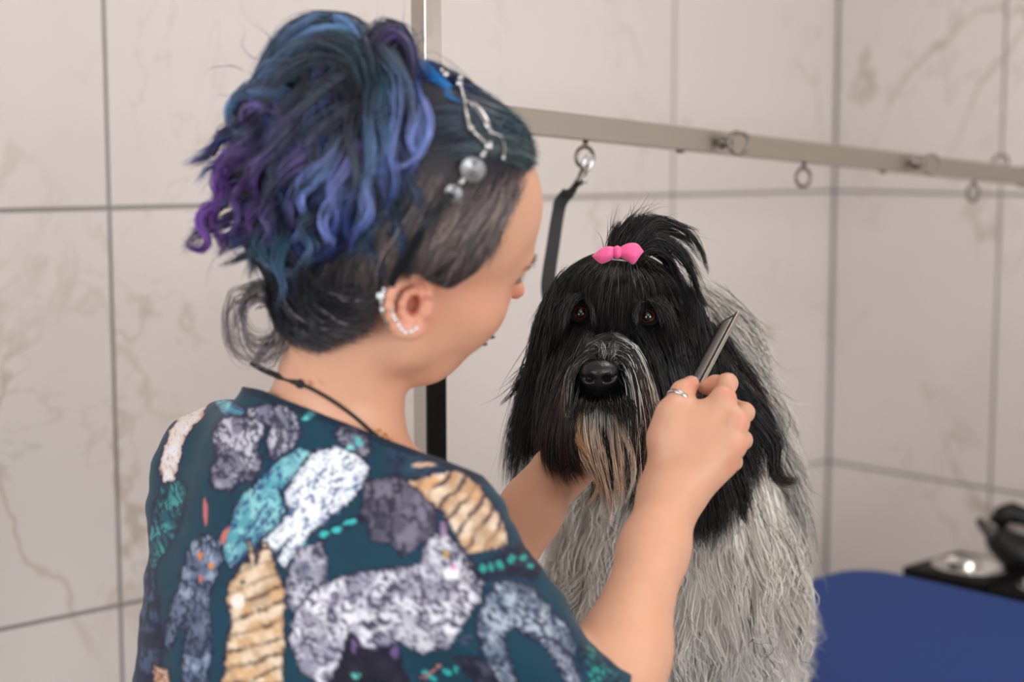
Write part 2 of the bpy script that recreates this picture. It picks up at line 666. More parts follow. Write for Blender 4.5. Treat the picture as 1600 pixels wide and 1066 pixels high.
window_light('window_daylight', wc1, NB, -UB, wh1, wz1, WINDOW_POWER, (0.86, 0.93, 1.0))
window_light('window_daylight', wc2, UB, NB, wh2, wz2, WINDOW2_POWER, (0.95, 0.97, 1.0))

# ceiling light panels
M_panel_frame = pmat('panel_frame', srgb(235, 235, 235), 0.4)
M_panel = pmat('panel_diffuser', (1, 1, 1), 0.5)
M_panel.node_tree.nodes['Principled BSDF'].inputs['Emission Color'].default_value = (1.0, 0.93, 0.86, 1)
M_panel.node_tree.nodes['Principled BSDF'].inputs['Emission Strength'].default_value = PANEL_EMIT
for i, (u, nn, lab) in enumerate(((-1.1, 1.2, 'square ceiling light panel over the tiled corner'), (-3.6, 1.2, 'square ceiling light panel beside the left window'),
                             (-1.1, 3.3, 'square ceiling light panel near the front and right walls'), (-3.6, 3.3, 'square ceiling light panel near the front and left windows'))):
    t = thing('ceiling_light', room(u, nn, ROOM_H - 0.0), lab, 'ceiling light', 'square ceiling light panels')
    c = room(u, nn, ROOM_H - 0.012)
    mb = MB()
    for sg in (-1, 1):
        mb.box(c + UB * sg * 0.30, UB * 0.012, NB * 0.312, ZZ * 0.012)
        mb.box(c + NB * sg * 0.30, UB * 0.288, NB * 0.012, ZZ * 0.012)
    mb.build('frame', M_panel_frame, t)
    MB().box(c, UB * 0.288, NB * 0.288, ZZ * 0.006).build('diffuser', M_panel, t)

# ------------------------------------------------------------------ wall tiles, each its own piece
PU, PZ = 0.6175, 0.605
Z_J = 0.968                                   # a horizontal joint
U_J = 1.402 - 1.931                           # a vertical joint of the back wall, measured from the corner
N_J = 0.414                                   # a vertical joint of the right wall
G2 = 0.0034                                   # half a joint


def joints(first, pitch, lo, hi):
    k = math.floor((lo - first) / pitch)
    xs = [lo]
    while first + k * pitch < hi - 0.01:
        if first + k * pitch > lo + 0.01: xs.append(first + k * pitch)
        k += 1
    return xs + [hi]


def tile_wall(parent, base, along, into, lo, hi, first, name='tile'):
    xs = joints(first, PU, lo, hi); zs = joints(Z_J, PZ, 0.0, ROOM_H)
    for i in range(len(xs) - 1):
        for j in range(len(zs) - 1):
            a0, a1, z0, z1 = xs[i] + G2, xs[i + 1] - G2, zs[j] + G2, zs[j + 1] - G2
            c = base + along * (a0 + a1) / 2 + ZZ * (z0 + z1) / 2 + into * (0.002 + random.uniform(-0.0003, 0.0003))
            MB().box(c, along * (a1 - a0) / 2, ZZ * (z1 - z0) / 2, into * 0.002, bevel=0.0008, seg=1).build(name, M_tile, parent)


tile_wall(wall_back, room(0, 0, 0), UB, NB, -ROOM_U + 0.004, -0.006, U_J)
tile_wall(wall_right, room(0, 0, 0), NB, -UB, 0.0045, ROOM_N - 0.004, N_J)

# ================================================================== grooming table, frame, bowls
M_steel = pmat('brushed_steel', srgb(176, 168, 158), 0.30, 1.0)
add_bump(M_steel, 80, 0.05, 0.0004, stretch=(1, 1, 8))
M_chrome = pmat('chrome', srgb(205, 205, 205), 0.10, 1.0)
M_darkchrome = pmat('dark_chrome', srgb(120, 112, 104), 0.22, 1.0)
M_black_plastic = pmat('black_plastic', (0.008, 0.008, 0.008), 0.4, Specular_IOR_Level=0.25)
M_black_web = pmat('black_webbing', (0.018, 0.018, 0.020), 0.75)
add_bump(M_black_web, 900, 0.5, 0.0006)
M_blue = pmat('blue_rubber', srgb(27, 60, 126), 0.6, Specular_IOR_Level=0.2)
add_bump(M_blue, 500, 0.25, 0.0005)
M_edge = pmat('table_edge', srgb(150, 146, 146), 0.4, 0.6)
TZ = 0.95
# table: far corner, long axis to the left along -UB, short axis NB
t_far = np.array([0.600, 2.735, TZ])
table = thing('grooming_table', (0.25, 2.1, 0.0), 'grooming table with a blue rubber top on which the dog sits', 'table')


def rounded_slab(o, ax, ay, lx, ly, r, z0, z1, seg=8):
    """slab with rounded plan corners; o a corner, ax/ay unit axes"""
    pts = []
    for cx, cy, a0 in ((lx - r, ly - r, 0), (r, ly - r, 90), (r, r, 180), (lx - r, r, 270)):
        for k in range(seg + 1):
            a = math.radians(a0 + 90 * k / seg)
            pts.append(o + ax * (cx + r * math.cos(a)) + ay * (cy + r * math.sin(a)))
    m = MB(); n = len(pts)
    lo = [m.bm.verts.new((p[0], p[1], z0)) for p in pts]; hi = [m.bm.verts.new((p[0], p[1], z1)) for p in pts]
    m.bm.faces.new(lo[::-1]); m.bm.faces.new(hi)
    for i in range(n): m.bm.faces.new((lo[i], lo[(i + 1) % n], hi[(i + 1) % n], hi[i]))
    return m


rounded_slab(t_far - UB * 0.004 + NB * 0.004, -UB, NB, 1.112, 0.612, 0.07, TZ - 0.006, TZ).build('rubber_mat', M_blue, table)
rounded_slab(t_far + UB * 0.006 - NB * 0.006, -UB, NB, 1.132, 0.632, 0.074, TZ - 0.032, TZ - 0.0062).build('edge_band', M_edge, table)
for a in (0.12, 1.0):
    for b in (0.08, 0.54):
        p = t_far - UB * a + NB * b
        MB().box(np.array([p[0], p[1], (TZ - 0.033) / 2]), UB * 0.018, NB * 0.018, ZZ * (TZ - 0.033) / 2, 0.003).build('leg', M_steel, table)
for b in (0.08, 0.54):
    MB().box(t_far - UB * 0.56 + NB * b - ZZ * 0.70, UB * 0.42, NB * 0.012, ZZ * 0.012, 0.002).build('rail', M_steel, table)

# the steel frame over the table: post at left, beam to the right, leash rings
pa = at(838, 192, 2.02); pb = at(1608, 277, 2.90)
bd = unit(pb - pa)
bn = unit(np.cross(bd, ZZ)); bu = np.cross(bn, bd)
p_left = pa - bd * min(np.linspace(0, 0.6, 600), key=lambda t: abs(pix(pa - bd * t)[0] - 666))
frame = thing('grooming_rail', (p_left[0], p_left[1], TZ), 'square steel grooming rail with post, long beam and leash rings above the dog', 'rail')
hb = 0.0158
p_right = pb + bd * 0.12
MB().box((p_left + p_right) / 2, bd * np.linalg.norm(p_right - p_left) / 2, bu * hb, bn * 0.0125, 0.0015).build('beam', M_steel, frame)
M_post = pmat('polished_steel', srgb(190, 184, 176), 0.14, 1.0)
MB().box(np.array([p_left[0], p_left[1], (TZ + 2.05) / 2]), UB * 0.0128, NB * 0.0128, ZZ * (2.05 - TZ) / 2, 0.0015).build('post', M_post, frame)
MB().box(np.array([p_right[0], p_right[1], (TZ - 0.1 + 2.05) / 2]), UB * 0.0128, NB * 0.0128, ZZ * (2.05 - TZ + 0.1) / 2, 0.0015).build('post', M_post, frame)
MB().box(np.array([p_left[0], p_left[1], TZ + 0.01]), UB * 0.03, NB * 0.03, ZZ * 0.0095, 0.002).build('clamp', M_steel, frame)
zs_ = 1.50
MB().box(np.array([p_left[0], p_left[1], (TZ + 0.02 + zs_) / 2]) + NB * 0.0150, UB * 0.0145, NB * 0.0020, ZZ * (zs_ - TZ - 0.02) / 2, 0.0008).build('dark_reflection_strip', M_black_plastic, frame)  # added black strip standing in for the post's dark reflection
# end sleeve of the beam
MB().box(pb + bd * 0.0, bd * 0.012, bu * (hb + 0.003), bn * 0.016, 0.001).build('sleeve', M_darkchrome, frame)


def ring_pts(c, nrm, r, n=24, squash=1.0):
    nrm = unit(nrm); a = unit(np.cross(nrm, ZZ)); b = np.cross(nrm, a)
    return [c + r * (a * math.cos(t) + b * math.sin(t) * squash) for t in [2 * math.pi * k / n for k in range(n)]]


def beam_at(px):
    """point of the beam axis under a photo column"""
    best = min(np.linspace(0, 1, 800), key=lambda t: abs(pix(pa + (pb - pa) * t)[0] - px))
    return pa + (pb - pa) * best


toc = lambda p: unit(CAM - p)
# rings that hang under the beam
for px, rr in ((916, 0.0132), (1257, 0.0135), (1523, 0.0138)):
    c = beam_at(px) - bu * (hb + 0.003)
    sh = MB().lathe(c, -bu, [(0, -0.004), (0.0035, -0.004), (0.0035, 0.006), (0.0022, 0.007), (0, 0.007)], 12)
    s_ = sh.build('ring_shank', M_darkchrome, frame, True)
    MB().tube(ring_pts(c - bu * (rr + 0.005), unit(NB * 0.9 + UB * -0.2), rr), 0.0026, 8, closed=True).build('ring', M_darkchrome, frame, True)
# rings on the beam's front face
for px, rr in ((1118, 0.0145), (1420, 0.0150)):
    p = beam_at(px)
    fn_ = -bn if (-bn) @ toc(p) > 0 else bn
    c = p + fn_ * 0.0125
    MB().lathe(c, fn_, [(0, -0.002), (0.009, -0.002), (0.009, 0.002), (0.005, 0.004), (0.0055, 0.012), (0.0035, 0.016), (0, 0.016)], 18).build('ring_shank', M_darkchrome, frame, True)
    MB().tube(ring_pts(c + fn_ * 0.024 + bd * 0.006, unit(fn_ * 0.75 - bd * 0.65), rr), 0.0028, 8, closed=True).build('ring', M_darkchrome, frame, True)
    MB().lathe(p - bd * 0.075 - bu * hb, -bu, [(0.006, -0.001), (0.006, 0.003), (0, 0.004)], 12).build('screw', M_darkchrome, frame, True)
# ring standing on the back edge, near the frame's end
p = beam_at(1572); fn_ = bn if (-bn) @ toc(p) > 0 else -bn
MB().tube(ring_pts(p + bu * (hb + 0.006) + fn_ * 0.012, toc(p), 0.0125), 0.0028, 8, closed=True).build('ring', M_darkchrome, frame, True)

# leash: snap hook, slider, strap running down behind the dog's head
leash = thing('grooming_leash', at(917, 226, 2.085), 'black webbing leash with snap hook clipped to the beam ring', 'leash')
L = lambda x, y, d=2.085: at(x, y, d)
hk = MB().tube(spline([L(921, 243), L(914, 249), L(911, 258), L(914, 266), L(921, 262), L(926, 250), L(921, 243)], 20), 0.0026, 8)
hk.build('snap_hook', M_chrome, leash, True)
MB().tube([L(915, 262), L(911, 270), L(907, 280), L(903, 287)], [0.004, 0.0055, 0.005, 0.0062], 10).build('hook_barrel', M_darkchrome, leash, True)
MB().tube([L(910, 276), L(914, 281), L(913, 286)], [0.002, 0.0035, 0.0035], 10).build('thumb_slide', M_chrome, leash, True)
MB().tube([L(904, 284), L(896, 295), L(889, 304)], [0.0042, 0.0046, 0.0060], 10).build('swivel', M_black_plastic, leash, True)


def ribbon(name, pts, w, th, mat, parent, side=None, n=40):
    Q = spline(pts, n)
    m = MB(); rings = []
    for i in range(n):
        tg = unit(Q[min(i + 1, n - 1)] - Q[max(i - 1, 0)])
        s_ = unit(np.cross(tg, FW)) if side is None else unit(side - tg * (side @ tg))
        f_ = np.cross(s_, tg)
        ww = w if not hasattr(w, '__len__') else np.interp(i / (n - 1), np.linspace(0, 1, len(w)), w)
        rings.append([m.bm.verts.new(Q[i] + s_ * a * ww + f_ * b * th) for a, b in ((-1, -1), (1, -1), (1, 1), (-1, 1))])
    for a, b in zip(rings[:-1], rings[1:]):
        for k in range(4): m.bm.faces.new((a[k], a[(k + 1) % 4], b[(k + 1) % 4], b[k]))
    m.bm.faces.new(rings[0]); m.bm.faces.new(rings[-1][::-1])
    return m.build(name, mat, parent)


ribbon('strap_loop', [L(893, 303), L(884, 306), L(876, 316), L(873, 326)], [0.006, 0.0085, 0.0085], 0.0018, M_black_web, leash)
ribbon('strap', [L(888, 300, 2.084), L(876, 318, 2.083), L(870, 345, 2.07), L(864, 385, 2.045), L(858, 425, 2.015), L(856, 452, 1.99), L(862, 490, 1.965), L(880, 560, 1.955)], [0.008, 0.0082, 0.0084, 0.0085, 0.008], 0.0014, M_black_web, leash)
MB().box(L(890, 301, 2.078), RT * 0.0072 + UP * 0.004, UP * 0.0035 - RT * 0.002, FW * 0.003, 0.0008).build('slider', M_black_plastic, leash)

# side trolley behind the table with a black bowl stand and a black hair dryer
M_trolley = pmat('trolley_steel', srgb(150, 148, 146), 0.35, 0.8)
tr0 = room(-0.06, 0.30, 0)
trolley = thing('trolley', room(-0.23, 0.75, 0.0), 'low steel trolley against the right wall behind the table', 'trolley')
TRZ = 0.800
for z in (TRZ, 0.35):
    MB().box(room(-0.23, 0.75, z - 0.012), UB * 0.20, NB * 0.42, ZZ * 0.012, 0.004).build('shelf', M_trolley, trolley)
for u in (-0.41, -0.05):
    for nn in (0.36, 1.14):
        MB().box(room(u, nn, (TRZ - 0.0245) / 2), UB * 0.012, NB * 0.012, ZZ * (TRZ - 0.0245) / 2, 0.002).build('leg', M_trolley, trolley)
M_stand = pmat('black_lacquer', (0.006, 0.005, 0.005), 0.5, Specular_IOR_Level=0.12)
M_bowl = pmat('bowl_steel', srgb(214, 212, 210), 0.16, 1.0)


def bowl_stand(o, u_half, n_half, top, label):
    st = thing('bowl_stand', o, label, 'bowl stand')
    z0 = o[2]
    c = np.array([o[0], o[1], (z0 + top) / 2])
    hz = (top - z0) / 2
    # box with a round opening for the bowl: rim walls and a top plate ring
    for sg in (-1, 1):
        MB().box(c + UB * sg * (u_half - 0.006), UB * 0.006, NB * n_half, ZZ * hz, 0.001).build('side_panel', M_stand, st)
        MB().box(c + NB * sg * (n_half - 0.006), UB * (u_half - 0.0125), NB * 0.006, ZZ * hz, 0.001).build('side_panel', M_stand, st)
    m = MB(); n = 40; R = 0.062
    inner, outer = [], []
    for k in range(n):
        a = 2 * math.pi * k / n
        ca, sa = math.cos(a), math.sin(a)
        inner.append(UB * ca * R + NB * sa * R)
        f = 1 / max(abs(ca) / (u_half - 0.0125), abs(sa) / (n_half - 0.0125))
        outer.append(UB * ca * f + NB * sa * f)
    zt = np.array([o[0], o[1], top])
    vi = [m.bm.verts.new(zt + p) for p in inner]; vo = [m.bm.verts.new(zt + p) for p in outer]
    wi = [m.bm.verts.new(zt + p - ZZ * 0.008) for p in inner]; wo = [m.bm.verts.new(zt + p - ZZ * 0.008) for p in outer]
    for k in range(n):
        j = (k + 1) % n
        m.bm.faces.new((vi[k], vo[k], vo[j], vi[j])); m.bm.faces.new((wi[k], wi[j], wo[j], wo[k]))
        m.bm.faces.new((vi[k], vi[j], wi[j], wi[k])); m.bm.faces.new((vo[k], wo[k], wo[j], vo[j]))
    m.build('top_plate', M_stand, st)
    return st, zt


bs, bz = bowl_stand(at(1516, 886, 2.93) * np.array([1, 1, 0]) + ZZ * TRZ, 0.090, 0.082, at(1516, 886, 2.93)[2] , 'low black box stand holding a steel bowl, nearer the tiled corner')
b2 = bz + NB * 0.172
bs2, bz2 = bowl_stand(np.array([b2[0], b2[1], TRZ]), 0.090, 0.082, bz[2] - 0.004, 'low black box stand holding a steel bowl, at the right edge of the photo')
for z_, lab in ((bz, 'shallow shiny steel bowl set in the black stand nearer the tiled corner'), (bz2, 'shallow shiny steel bowl set in the black stand at the right edge')):
    bw = thing('steel_bowl', z_ - ZZ * 0.03, lab, 'bowl', 'steel bowls in black stands')
    MB().lathe(z_, ZZ, [(0.0, -0.028), (0.042, -0.028), (0.052, -0.018), (0.058, 0.001), (0.068, 0.0015), (0.069, 0.0035), (0.066, 0.0045), (0.057, 0.004), (0.050, -0.016), (0.040, -0.025), (0.0, -0.025)], 36).build('basin', M_bowl, bw, True)

# hand dryer lying on the stands
dr = thing('hair_dryer', at(1580, 880, 2.92), 'black hand dryer lying on the bowl stands by the tiled wall', 'hair dryer')
D_ = lambda x, y, d=2.93: at(x, y - 17, d)
M_dry = pmat('dryer_body', srgb(60, 54, 52), 0.4)
MB().tube([D_(1528, 828), D_(1534, 836), D_(1546, 848), D_(1556, 858)], [0.006, 0.009, 0.012, 0.017], 16).build('nozzle', M_dry, dr, True)
MB().tube([D_(1552, 852), D_(1562, 862), D_(1580, 876), D_(1605, 886), D_(1630, 890)], [0.020, 0.026, 0.034, 0.036, 0.024], 20).build('barrel', M_black_plastic, dr, True)
MB().tube([D_(1556, 838, 2.96), D_(1568, 822, 2.96), D_(1580, 818, 2.96), D_(1600, 826, 2.96), D_(1625, 846, 2.95)], [0.016, 0.019, 0.020, 0.019, 0.016], 16).build('handle', M_black_plastic, dr, True)
MB().tube([D_(1572, 850, 2.945), D_(1590, 850, 2.945), D_(1612, 858, 2.945)], [0.012, 0.017, 0.014], 14).build('grip_panel', pmat('grey_plastic', srgb(120, 112, 110), 0.5), dr, True)

# ================================================================== the groomer
FB = unit([0.70, 0.72, 0.0]); RB = np.array([FB[1], -FB[0], 0.0])      # torso forward / right
SC = np.array([-0.166, 1.425, 1.352])                                    # middle of the shoulder line
sh_r = SC + RB * 0.142 + ZZ * -0.045
sh_l = SC - RB * 0.140 + ZZ * -0.008
el_r = at(938, 1140, 1.36); wr_r = at(1048, 772, 1.50)
el_l = at(700, 1010, 1.62); wr_l = at(866, 738, 1.665)

# head frame: x to her right, y forward, z up
def rot_frame(yaw, pitch, roll):
    f = np.array([math.cos(yaw), math.sin(yaw), 0.0]); r = np.array([math.sin(yaw), -math.cos(yaw), 0.0]); u = ZZ.copy()
    f2 = f * math.cos(pitch) - u * math.sin(pitch); u2 = u * math.cos(pitch) + f * math.sin(pitch)
    r3 = r * math.cos(roll) + u2 * math.sin(roll); u3 = u2 * math.cos(roll) - r * math.sin(roll)
    return np.stack([r3, f2, u3])
HR = rot_frame(math.radians(31), math.radians(13), math.radians(-33))
HS = 1.06                                                                # head scale
TRAG = at(667, 470, 1.33)
HC = TRAG - HS * (HR.T @ np.array([0.069, 0.0, 0.0]))


def hp(x, y, z):
    return HC + HS * (HR.T @ np.array([x, y, z]))


def build_head(S):
    e = lambda c, r, k=0.02, mode='add', R=None: S.ell(hp(*c), np.array(r) * HS, HR if R is None else R, k, mode)
    e((0, -0.012, 0.050), (0.071, 0.090, 0.080), 0.02)            # skull
    e((0, 0.035, 0.045), (0.062, 0.060, 0.068), 0.03)             # forehead
    e((0, 0.045, -0.02), (0.056, 0.052, 0.062), 0.03)             # mid face
    for s in (-1, 1):
        e((s * 0.044, 0.054, -0.012), (0.020, 0.026, 0.018), 0.03)  # cheekbones
        e((s * 0.038, 0.043, -0.038), (0.021, 0.034, 0.028), 0.03)  # cheeks
        S.chain([hp(s * 0.060, -0.002, -0.020), hp(s * 0.055, 0.008, -0.050), hp(s * 0.034, 0.046, -0.075), hp(s * 0.006, 0.072, -0.081)],
                [0.012, 0.013, 0.013, 0.013], 0.03)                  # jaw
    e((0, 0.076, -0.079), (0.017, 0.014, 0.014), 0.02)            # chin
    e((0, 0.040, -0.065), (0.040, 0.045, 0.028), 0.03)            # under the mouth
    e((0, 0.087, -0.050), (0.026, 0.014, 0.020), 0.02)            # muzzle
    e((0, 0.0985, -0.044), (0.019, 0.007, 0.0045), 0.006)          # lips
    e((0, 0.0965, -0.053), (0.016, 0.007, 0.0055), 0.006)
    e((0, 0.083, 0.033), (0.042, 0.012, 0.010), 0.02)             # brow
    for s in (-1, 1):
        e((s * 0.032, 0.095, 0.017), (0.016, 0.013, 0.010), 0.012, 'sub')
        e((s * 0.031, 0.076, 0.017), (0.0135, 0.0125, 0.012), 0.006)
    S.chain([hp(0, 0.086, 0.020), hp(0, 0.101, 0.000), hp(0, 0.117, -0.014)], [0.006, 0.0075, 0.0085], 0.012)
    for s in (-1, 1):
        e((s * 0.011, 0.101, -0.020), (0.007, 0.009, 0.007), 0.008)


def build_hand_r(S):
    """right hand, fingers closed round the comb, thumb and index pinching it"""
    w = wr_r
    mcp = [at(1130, 622, 1.505), at(1151, 659, 1.497), at(1147, 695, 1.497), at(1131, 724, 1.505)]
    base = [at(1058, 748, 1.503), at(1068, 752, 1.498), at(1076, 757, 1.498), at(1080, 764, 1.503)]
    for i, (b, m) in enumerate(zip(base, mcp)):
        S.cap(b, m, 0.0125, 0.0098 if i < 3 else 0.009, 0.018)
    S.ell(at(1098, 694, 1.512), (0.030, 0.014, 0.036), None, 0.02)
    S.ell(at(1075, 688, 1.518), (0.022, 0.016, 0.032), None, 0.02)
    # tendons and knuckle heads
    for b, m_ in zip(base, mcp):
        S.cap(b * 0.35 + m_ * 0.65 - FW * 0.0078, m_ - FW * 0.0070, 0.0030, 0.0036, 0.007)
        S.ell(m_ - FW * 0.0035, (0.0090, 0.0082, 0.0090), None, 0.008)
    # knuckles and curled fingers behind the hand
    S.chain([mcp[0], at(1137, 599, 1.535), at(1117, 601, 1.553), at(1101, 606, 1.548)], [0.0098, 0.0088, 0.0082, 0.0070], 0.006)
    S.chain([mcp[1], at(1163, 645, 1.535), at(1135, 630, 1.560), at(1112, 632, 1.556)], [0.0100, 0.0090, 0.0082, 0.0075], 0.006)
    S.chain([mcp[2], at(1160, 688, 1.535), at(1132, 668, 1.560), at(1110, 664, 1.556)], [0.0098, 0.0088, 0.0080, 0.0074], 0.006)
    S.chain([mcp[3], at(1146, 722, 1.533), at(1125, 705, 1.552), at(1106, 698, 1.550)], [0.0088, 0.0078, 0.0072, 0.0066], 0.006)
    # thumb
    S.chain([at(1040, 735, 1.505), at(1040, 685, 1.505), at(1048, 645, 1.508), at(1066, 613, 1.520), at(1080, 600, 1.533)],
            [0.0130, 0.0140, 0.0108, 0.0094, 0.0082], 0.009)
    S.ell(at(1056, 690, 1.512), (0.019, 0.016, 0.030), None, 0.02)


def build_hand_l(S):
    """left hand cupped under the dog's chin"""
    base = [at(872, 730, 1.668), at(880, 738, 1.672), at(884, 748, 1.676), at(884, 756, 1.68)]
    mcp = [at(905, 668, 1.655), at(922, 688, 1.665), at(930, 708, 1.678), at(930, 726, 1.69)]
    for b, m in zip(base, mcp):
        S.cap(b, m, 0.013, 0.010, 0.018)
    S.chain([mcp[0], at(930, 664, 1.650), at(952, 672, 1.646), at(966, 678, 1.646)], [0.0100, 0.0090, 0.0082, 0.0072], 0.006)
    S.chain([mcp[1], at(950, 690, 1.662), at(974, 696, 1.656), at(990, 698, 1.654)], [0.0100, 0.0090, 0.0082, 0.0072], 0.006)
    S.chain([mcp[2], at(956, 712, 1.678), at(980, 714, 1.672), at(996, 713, 1.668)], [0.0098, 0.0088, 0.0080, 0.0070], 0.006)
    S.chain([mcp[3], at(950, 732, 1.692), at(970, 732, 1.688), at(984, 730, 1.684)], [0.0088, 0.0078, 0.0072, 0.0064], 0.006)
    S.chain([at(872, 728, 1.66), at(880, 700, 1.652), at(898, 680, 1.645), at(912, 664, 1.640)], [0.0125, 0.0125, 0.0100, 0.0082], 0.012)


def build_body(h):
    lo = np.array([-0.44, 1.14, 0.86]); hi = np.array([0.27, 1.84, 1.72])
    S = SDF(lo, hi, h)
    # torso
    TR = np.stack([RB, FB, ZZ])
    hips = SC - FB * 0.10 - ZZ * 0.47
    chest = SC - FB * 0.015 - ZZ * 0.13
    waist = SC - FB * 0.06 - ZZ * 0.30
    S.ell(chest, (0.145, 0.098, 0.15), TR, 0.05)
    S.ell(waist, (0.120, 0.088, 0.15), TR, 0.05)
    S.ell(hips, (0.155, 0.105, 0.13), TR, 0.06)
    for s in (-1, 1):
        S.ell(SC + RB * s * 0.085 + FB * 0.02 - ZZ * 0.045, (0.085, 0.075, 0.05), TR, 0.05)
        S.ell(chest + RB * s * 0.065 + FB * 0.075 - ZZ * 0.03, (0.055, 0.05, 0.055), TR, 0.04)
        S.cap(SC + RB * s * 0.03 + ZZ * 0.035 - FB * 0.005, SC + RB * s * 0.14 + ZZ * 0.0, 0.040, 0.040, 0.05)   # trapezius
    # neck
    nb = SC + FB * 0.012 + ZZ * 0.02
    nt = hp(0, -0.028, -0.02)
    S.cap(nb - FB * 0.016, nt, 0.055, 0.052, 0.045)
    S.cap(nb - FB * 0.006, hp(0, -0.010, -0.044), 0.044, 0.038, 0.025)
    S.ell(SC - FB * 0.030 + ZZ * 0.012, (0.07, 0.05, 0.05), TR, 0.05)
    # arms
    S.chain([sh_r, (sh_r + el_r) / 2, el_r], [0.052, 0.043, 0.038], 0.03)
    S.chain([el_r, el_r * 0.70 + wr_r * 0.30, el_r * 0.25 + wr_r * 0.75, wr_r, wr_r + unit(wr_r - el_r) * 0.02],
            [0.038, 0.0375, 0.0275, 0.0255, 0.025], 0.025)
    S.chain([sh_l, (sh_l + el_l) / 2, el_l], [0.058, 0.046, 0.040], 0.03)
    S.chain([el_l, el_l * 0.68 + wr_l * 0.32, el_l * 0.22 + wr_l * 0.78, wr_l], [0.040, 0.038, 0.0285, 0.026], 0.025)
    build_head(S)
    build_hand_r(S)
    build_hand_l(S)
    return S


def skin_material():
    m = bpy.data.materials.new('skin')
    n, l = nodes_of(m)
    b = n['Principled BSDF']
    a = n.new('ShaderNodeAttribute'); a.attribute_name = 'Col'
    tc = n.new('ShaderNodeTexCoord')
    nz = n.new('ShaderNodeTexNoise'); nz.inputs['Scale'].default_value = 45; nz.inputs['Detail'].default_value = 3
    l.new(tc.outputs['Object'], nz.inputs[0])
    mr = n.new('ShaderNodeMapRange'); mr.inputs['To Min'].default_value = 0.93; mr.inputs['To Max'].default_value = 1.07
    l.new(nz.outputs[0], mr.inputs[0])
    mx = n.new('ShaderNodeVectorMath'); mx.operation = 'SCALE'
    l.new(a.outputs['Color'], mx.inputs[0]); l.new(mr.outputs[0], mx.inputs['Scale'])
    l.new(mx.outputs[0], b.inputs['Base Color'])
    b.inputs['Roughness'].default_value = 0.46
    b.inputs['Specular IOR Level'].default_value = 0.4
    b.inputs['Subsurface Weight'].default_value = 0.18
    b.inputs['Subsurface Radius'].default_value = (1.0, 0.35, 0.2)
    b.inputs['Subsurface Scale'].default_value = 0.006
    n2 = n.new('ShaderNodeTexNoise'); n2.inputs['Scale'].default_value = 700; n2.inputs['Detail'].default_value = 2
    l.new(tc.outputs['Object'], n2.inputs[0])
    bp = n.new('ShaderNodeBump'); bp.inputs['Strength'].default_value = 0.12; bp.inputs['Distance'].default_value = 0.0006
    l.new(n2.outputs[0], bp.inputs['Height']); l.new(bp.outputs[0], b.inputs['Normal'])
    return m


M_skin = skin_material()
person = thing('person', (SC[0], SC[1], 0.0), 'person in a teal cat-print top leaning over the dog, blue and purple hair pinned up', 'person')
S_body = build_body(0.0030)
bV, bQ = S_body.mesh()


def march(S, px, py, d0=1.2, d1=1.9, step=0.0015):
    """depth at which the ray through a photo pixel meets the surface"""
    ds = np.arange(d0, d1, step)
    P = CAM + ds[:, None] * (FW + RT * (px - 800) / F_PX - UP * (py - 533) / F_PX)
    v = S.sample(P)
    k = np.argmax(v < 0)
    if v[k] >= 0: k = int(v.argmin())
    return float(ds[k])


def on(S, pts, off=0.0, d0=1.2, d1=1.9):
    """photo pixels laid on a surface (off = metres towards the lens)"""
    out = []
    for p in pts:
        if len(p) > 2 and p[2] > 0.5: d = p[2]                     # a depth given outright
        else: d = march(S, p[0], p[1], d0, d1) - (p[2] if len(p) > 2 else off)
        out.append(at(p[0], p[1], d))
    return np.array(out)


# ------------------------------------------------------------------ the ear, modelled finely and joined to the body
def E_(x, y, d):
    return at(580 + x / 8.883, 420 + y / 8.883, d - 0.072)


